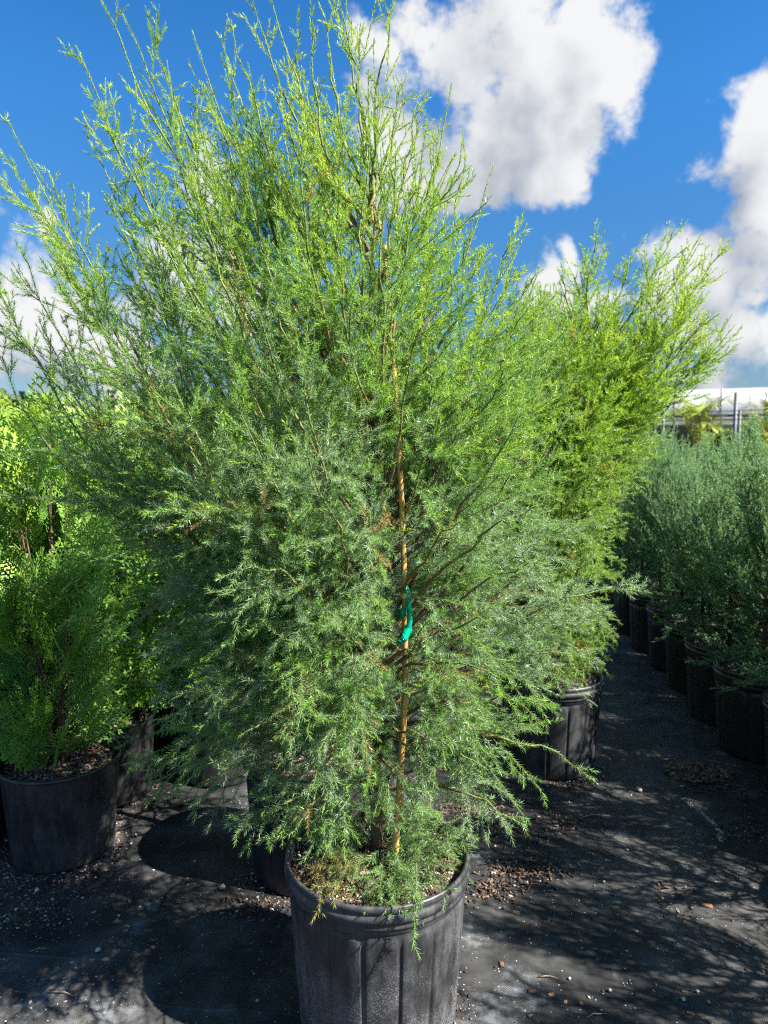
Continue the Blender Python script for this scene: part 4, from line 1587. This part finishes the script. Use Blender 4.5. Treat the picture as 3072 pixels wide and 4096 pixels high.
xy.append(np.stack([rl.uniform(-1.6, 1.6, n), rl.uniform(0.95, 4.2, n)], -1))
xy = np.vstack(xy)
ok = np.ones(len(xy), bool)
for ctr, rb in ((POT_MAIN, .187), (POT_BACK, .187), (POT_SIDE, .187), (Vector((-1.108, 2.36, 0)), .164), (Vector((-1.11, 2.77, 0)), .164)):
    ok &= np.hypot(xy[:, 0] - ctr.x, xy[:, 1] - ctr.y) > rb
xy = xy[ok]
n = len(xy)
sz = 0.0016 + 0.0042 * rl.uniform(0, 1, n) ** 3
cols = litter_cols(rl, n, 0.25)
size = sz[:, None] * np.stack([rl.uniform(.8, 2.0, n), rl.uniform(.7, 1.3, n), rl.uniform(.35, .8, n)], -1)
pos = np.stack([xy[:, 0], xy[:, 1], gz(xy[:, 0], xy[:, 1]) + size[:, 2] * .6], -1)
V, F, C = scatter(OCT_V, OCT_F, pos, size, rl, cols, 0.06, .22)
obj('bark_litter', make_mesh('bark_litter', V, F, 'granule', C), kind='stuff', label='fine bark crumbs and white perlite scattered over the black fabric', category='litter')

cl = np.vstack([cluster(p_, n_, sx_, sy_) for p_, n_, sx_, sy_ in (((2110, 3480), 190, .075, .045), ((2010, 3320), 150, .10, .05), ((1960, 3560), 110, .06, .035), ((1880, 3235), 120, .10, .06), ((2240, 3290), 40, .06, .05),
                                                                   ((3000, 3320), 60, .07, .04), ((2740, 2800), 30, .06, .05), ((2710, 3560), 30, .05, .03), ((1000, 3640), 60, .06, .03), ((2900, 3150), 70, .08, .04), ((150, 3600), 90, .14, .08))])
cl = cl[(np.hypot(cl[:, 0] - POT_MAIN.x, cl[:, 1] - POT_MAIN.y) > .20) & (np.hypot(cl[:, 0] - POT_SIDE.x, cl[:, 1] - POT_SIDE.y) > .20) & (np.hypot(cl[:, 0] - POT_BACK.x, cl[:, 1] - POT_BACK.y) > .20)]
n = len(cl)
size = np.stack([rl.uniform(.003, .013, n), rl.uniform(.0015, .004, n), rl.uniform(.0006, .0015, n)], -1)
hcol = np.array([(0.075, 0.043, 0.030), (0.11, 0.066, 0.045), (0.045, 0.030, 0.024), (0.19, 0.125, 0.085)])[rl.integers(0, 4, n)]
V, F, C = scatter(BOX_V, BOX_F, np.column_stack([cl, gz(cl[:, 0], cl[:, 1]) + .002 + rl.uniform(0, .006, n)]), size, rl, hcol, 0.12, .1)
obj('bark_mulch', make_mesh('bark_mulch', V, F, 'chip', C), kind='stuff', label='clumps of brown bark mulch lying on the black fabric', category='mulch')

# heap of bark chips by the right-hand pots
hc = G(2790, 3090)
n = 420
a = rl.uniform(0, 6.283, n)
r = np.sqrt(rl.uniform(0, 1, n))
hx, hy = hc.x + r * .14 * np.cos(a), hc.y + r * .10 * np.sin(a)
hz = 0.022 * (1 - r ** 1.5) * rl.uniform(0.2, 1, n) + .002
size = np.stack([rl.uniform(.006, .016, n), rl.uniform(.003, .007, n), rl.uniform(.0012, .003, n)], -1)
hcol = np.array([(0.13, 0.07, 0.045), (0.20, 0.12, 0.075), (0.07, 0.045, 0.035), (0.30, 0.21, 0.14)])[rl.integers(0, 4, n)]
V, F, C = scatter(BOX_V, BOX_F, np.stack([hx - hc.x, hy - hc.y, hz], -1), size, rl, hcol, 0.16, .1)
obj('bark_heap', make_mesh('bark_heap', V, F, 'chip', C), loc=(hc.x, hc.y, 0), kind='stuff', label='small heap of brown bark chips on the fabric near the junipers', category='bark heap')

# white powder trail
tr_px = [(2745, 3205), (2790, 3235), (2830, 3270), (2865, 3300), (2885, 3330), (2880, 3362)]
tg = np.array([G(*q)[:2] for q in tr_px])
n = 500
u = rl.uniform(0, len(tg) - 1.001, n)
i = u.astype(int)
q = tg[i] + (tg[i + 1] - tg[i]) * (u - i)[:, None] + rl.normal(0, .006, (n, 2))
sz = rl.uniform(.0012, .003, n)
V, F, C = scatter(OCT_V, OCT_F, np.column_stack([q, gz(q[:, 0], q[:, 1]) + .001]), np.stack([sz, sz, sz * .4], -1), rl, np.full((n, 3), .55), .1)
obj('powder_trail', make_mesh('powder_trail', V, F, 'granule', C), kind='stuff', label='curved trail of spilled white powder on the fabric at the right', category='powder')

# single larger pieces, placed where the photograph shows them
KINDS = {
    'bark_chip': ((0.20, 0.11, 0.07), 'bark', BOX_V, BOX_F, (1.0, .55, .16)),
    'tan_chip': ((0.48, 0.26, 0.14), 'bark', BOX_V, BOX_F, (1.0, .7, .14)),
    'perlite_lump': ((0.50, 0.48, 0.44), 'perlite', ICO_V, ICO_F, (1.0, .85, .75)),
    'pebble': ((0.34, 0.27, 0.21), 'pebble', ICO_V, ICO_F, (1.0, .85, .7)),
    'twig': ((0.30, 0.22, 0.15), 'twig', None, None, None),
}
PIECES = [
    ('pebble', 2555, 3160, 22, 'round brown pebble on the fabric near the aisle pot'), ('pebble', 2572, 3200, 11, 'small dark pebble in front of the round brown one'),
    ('tan_chip', 2065, 3645, 20, 'orange-tan chip on the sunlit fabric right of the foreground pot'), ('bark_chip', 2008, 3852, 22, 'dark red-brown bark flake right of the foreground pot'),
    ('bark_chip', 2825, 3618, 32, 'long reddish bark chip lying in dappled sun at the right'), ('bark_chip', 3050, 3870, 30, 'slim bark strip near the lower right edge'),
    ('perlite_lump', 148, 3565, 16, 'largest white perlite lump, below the lower left pot'), ('perlite_lump', 395, 3805, 18, 'elongated white perlite lump on the shaded fabric at the left'),
    ('perlite_lump', 890, 3552, 20, 'white perlite lump beside the shaded pot'), ('perlite_lump', 2278, 3908, 10, 'pale perlite lump low on the right of the foreground pot'),
    ('perlite_lump', 2790, 3965, 12, 'upper of two white perlite lumps at the bottom right'), ('perlite_lump', 2735, 3998, 14, 'lower of two white perlite lumps at the bottom right'),
    ('pebble', 2835, 4010, 14, 'grey-tan pebble at the bottom right beside the perlite lumps'), ('pebble', 2440, 3958, 14, 'oval pale pebble at the bottom, right of the foreground pot'),
    ('tan_chip', 2262, 4000, 14, 'square tan chip at the bottom right of the foreground pot'), ('tan_chip', 2205, 3970, 16, 'orange leaf-like chip at the bottom right of the foreground pot'),
    ('tan_chip', 2325, 4005, 12, 'pale tan chip amid yellow crumbs at the bottom'), ('tan_chip', 2615, 3955, 10, 'small yellow chip alone in the shade at lower right'),
    ('bark_chip', 2350, 3215, 18, 'reddish bark flake on the shaded fabric before the aisle pot'), ('bark_chip', 2500, 3235, 14, 'flat dark chip just right of the reddish flake'),
    ('bark_chip', 2690, 3580, 20, 'split dark chip near the dappled patch at the right'), ('pebble', 2650, 3590, 9, 'round grey-white grain beside the split dark chip'),
    ('bark_chip', 110, 3695, 22, 'pale brown bark chip among crumbs at the lower left'), ('bark_chip', 410, 3865, 12, 'tan oval chip on the shaded fabric below the perlite'),
    ('pebble', 1030, 3998, 14, 'oval tan pebble in the shade left of the foreground pot'), ('bark_chip', 2740, 3960, 22, 'upright dark bark scrap at the bottom right'),
    ('bark_chip', 2760, 4050, 20, 'curled brown scrap at the very bottom right'), ('bark_chip', 3030, 4000, 22, 'brown flake near the bottom right corner'),
    ('bark_chip', 2130, 3960, 20, 'twisted dark scrap at the bottom beside the white residue'), ('bark_chip', 2390, 3830, 10, 'small brown flake in the shade, right of centre'),
    ('perlite_lump', 2415, 3528, 10, 'small white grain on the shaded fabric, right of the bark crumbs'), ('perlite_lump', 2510, 3398, 8, 'tiny white grain on the shaded fabric in the middle right'),
    ('perlite_lump', 2860, 3088, 10, 'white lump lying on the bark heap'), ('perlite_lump', 2920, 3590, 10, 'white grain right of the long reddish chip'),
    ('tan_chip', 2730, 3140, 16, 'tan chip just left of the bark heap'), ('bark_chip', 3065, 3110, 22, 'pale curved bark strip at the right edge'),
    ('twig', 2700, 2805, 70, 'pale straight twig lying across the aisle in the shade'), ('twig', 240, 3975, 50, 'thin curved tan twig on the fabric at the lower left'),
    ('twig', 2385, 4060, 40, 'pale thin straw at the bottom, right of the foreground pot'), ('twig', 2380, 3265, 60, 'long pale straw on the shaded fabric before the aisle pot'),
    ('twig', 2190, 3905, 34, 'thin dark stem curving near the white residue'), ('twig', 160, 3800, 36, 'short pale twig at the left of the shaded fabric'),
]
for kind, px, py, spx, lab in PIECES:
    g0 = G(px, py)
    dist = math.hypot(g0.y, H_CAM)
    s = spx / F_PX * dist
    colr, cat, tv, tf, shp = KINDS[kind]
    seed = rl.integers(1 << 30)
    rr_ = np.random.default_rng(seed)
    z = float(gz(np.array(g0.x), np.array(g0.y)))
    if kind == 'twig':
        a = rr_.uniform(-.5, .5)
        L = s
        pts = np.array([(-L * math.cos(a), -L * math.sin(a) * .5, .002), (-.2 * L, L * .08, .006), (.3 * L, L * .05, .006), (L * math.cos(a), L * math.sin(a) * .5, .002)])
        V, F, C = tube(pts, (0.0012, 0.0018, 0.0016, 0.0008), np.array(colr) * rr_.uniform(.8, 1.4), 5)
        me = make_mesh('twig', V, F, 'chip', C, True)
    else:
        V = tv * (1 + rr_.normal(0, .14, (len(tv), 1))) * np.array(shp) * s * .62
        if cat == 'bark':
            V[:, 2] += 0.12 * V[:, 0] ** 2 / max(s, 1e-3)
        V[:, 2] -= V[:, 2].min()
        a = rr_.uniform(0, 6.28)
        V = V @ np.array([(math.cos(a), math.sin(a), 0), (-math.sin(a), math.cos(a), 0), (0, 0, 1)])
        me = make_mesh(kind, V, tf, 'chip', np.repeat(np.array(colr)[None] * rr_.uniform(.85, 1.15), len(V), 0), cat != 'bark')
    obj(kind if kind != 'tan_chip' else 'bark_chip', me, loc=(g0.x, g0.y, z + .0005), label=lab, category={'bark': 'bark chip', 'perlite': 'perlite', 'pebble': 'pebble', 'twig': 'twig'}[cat])
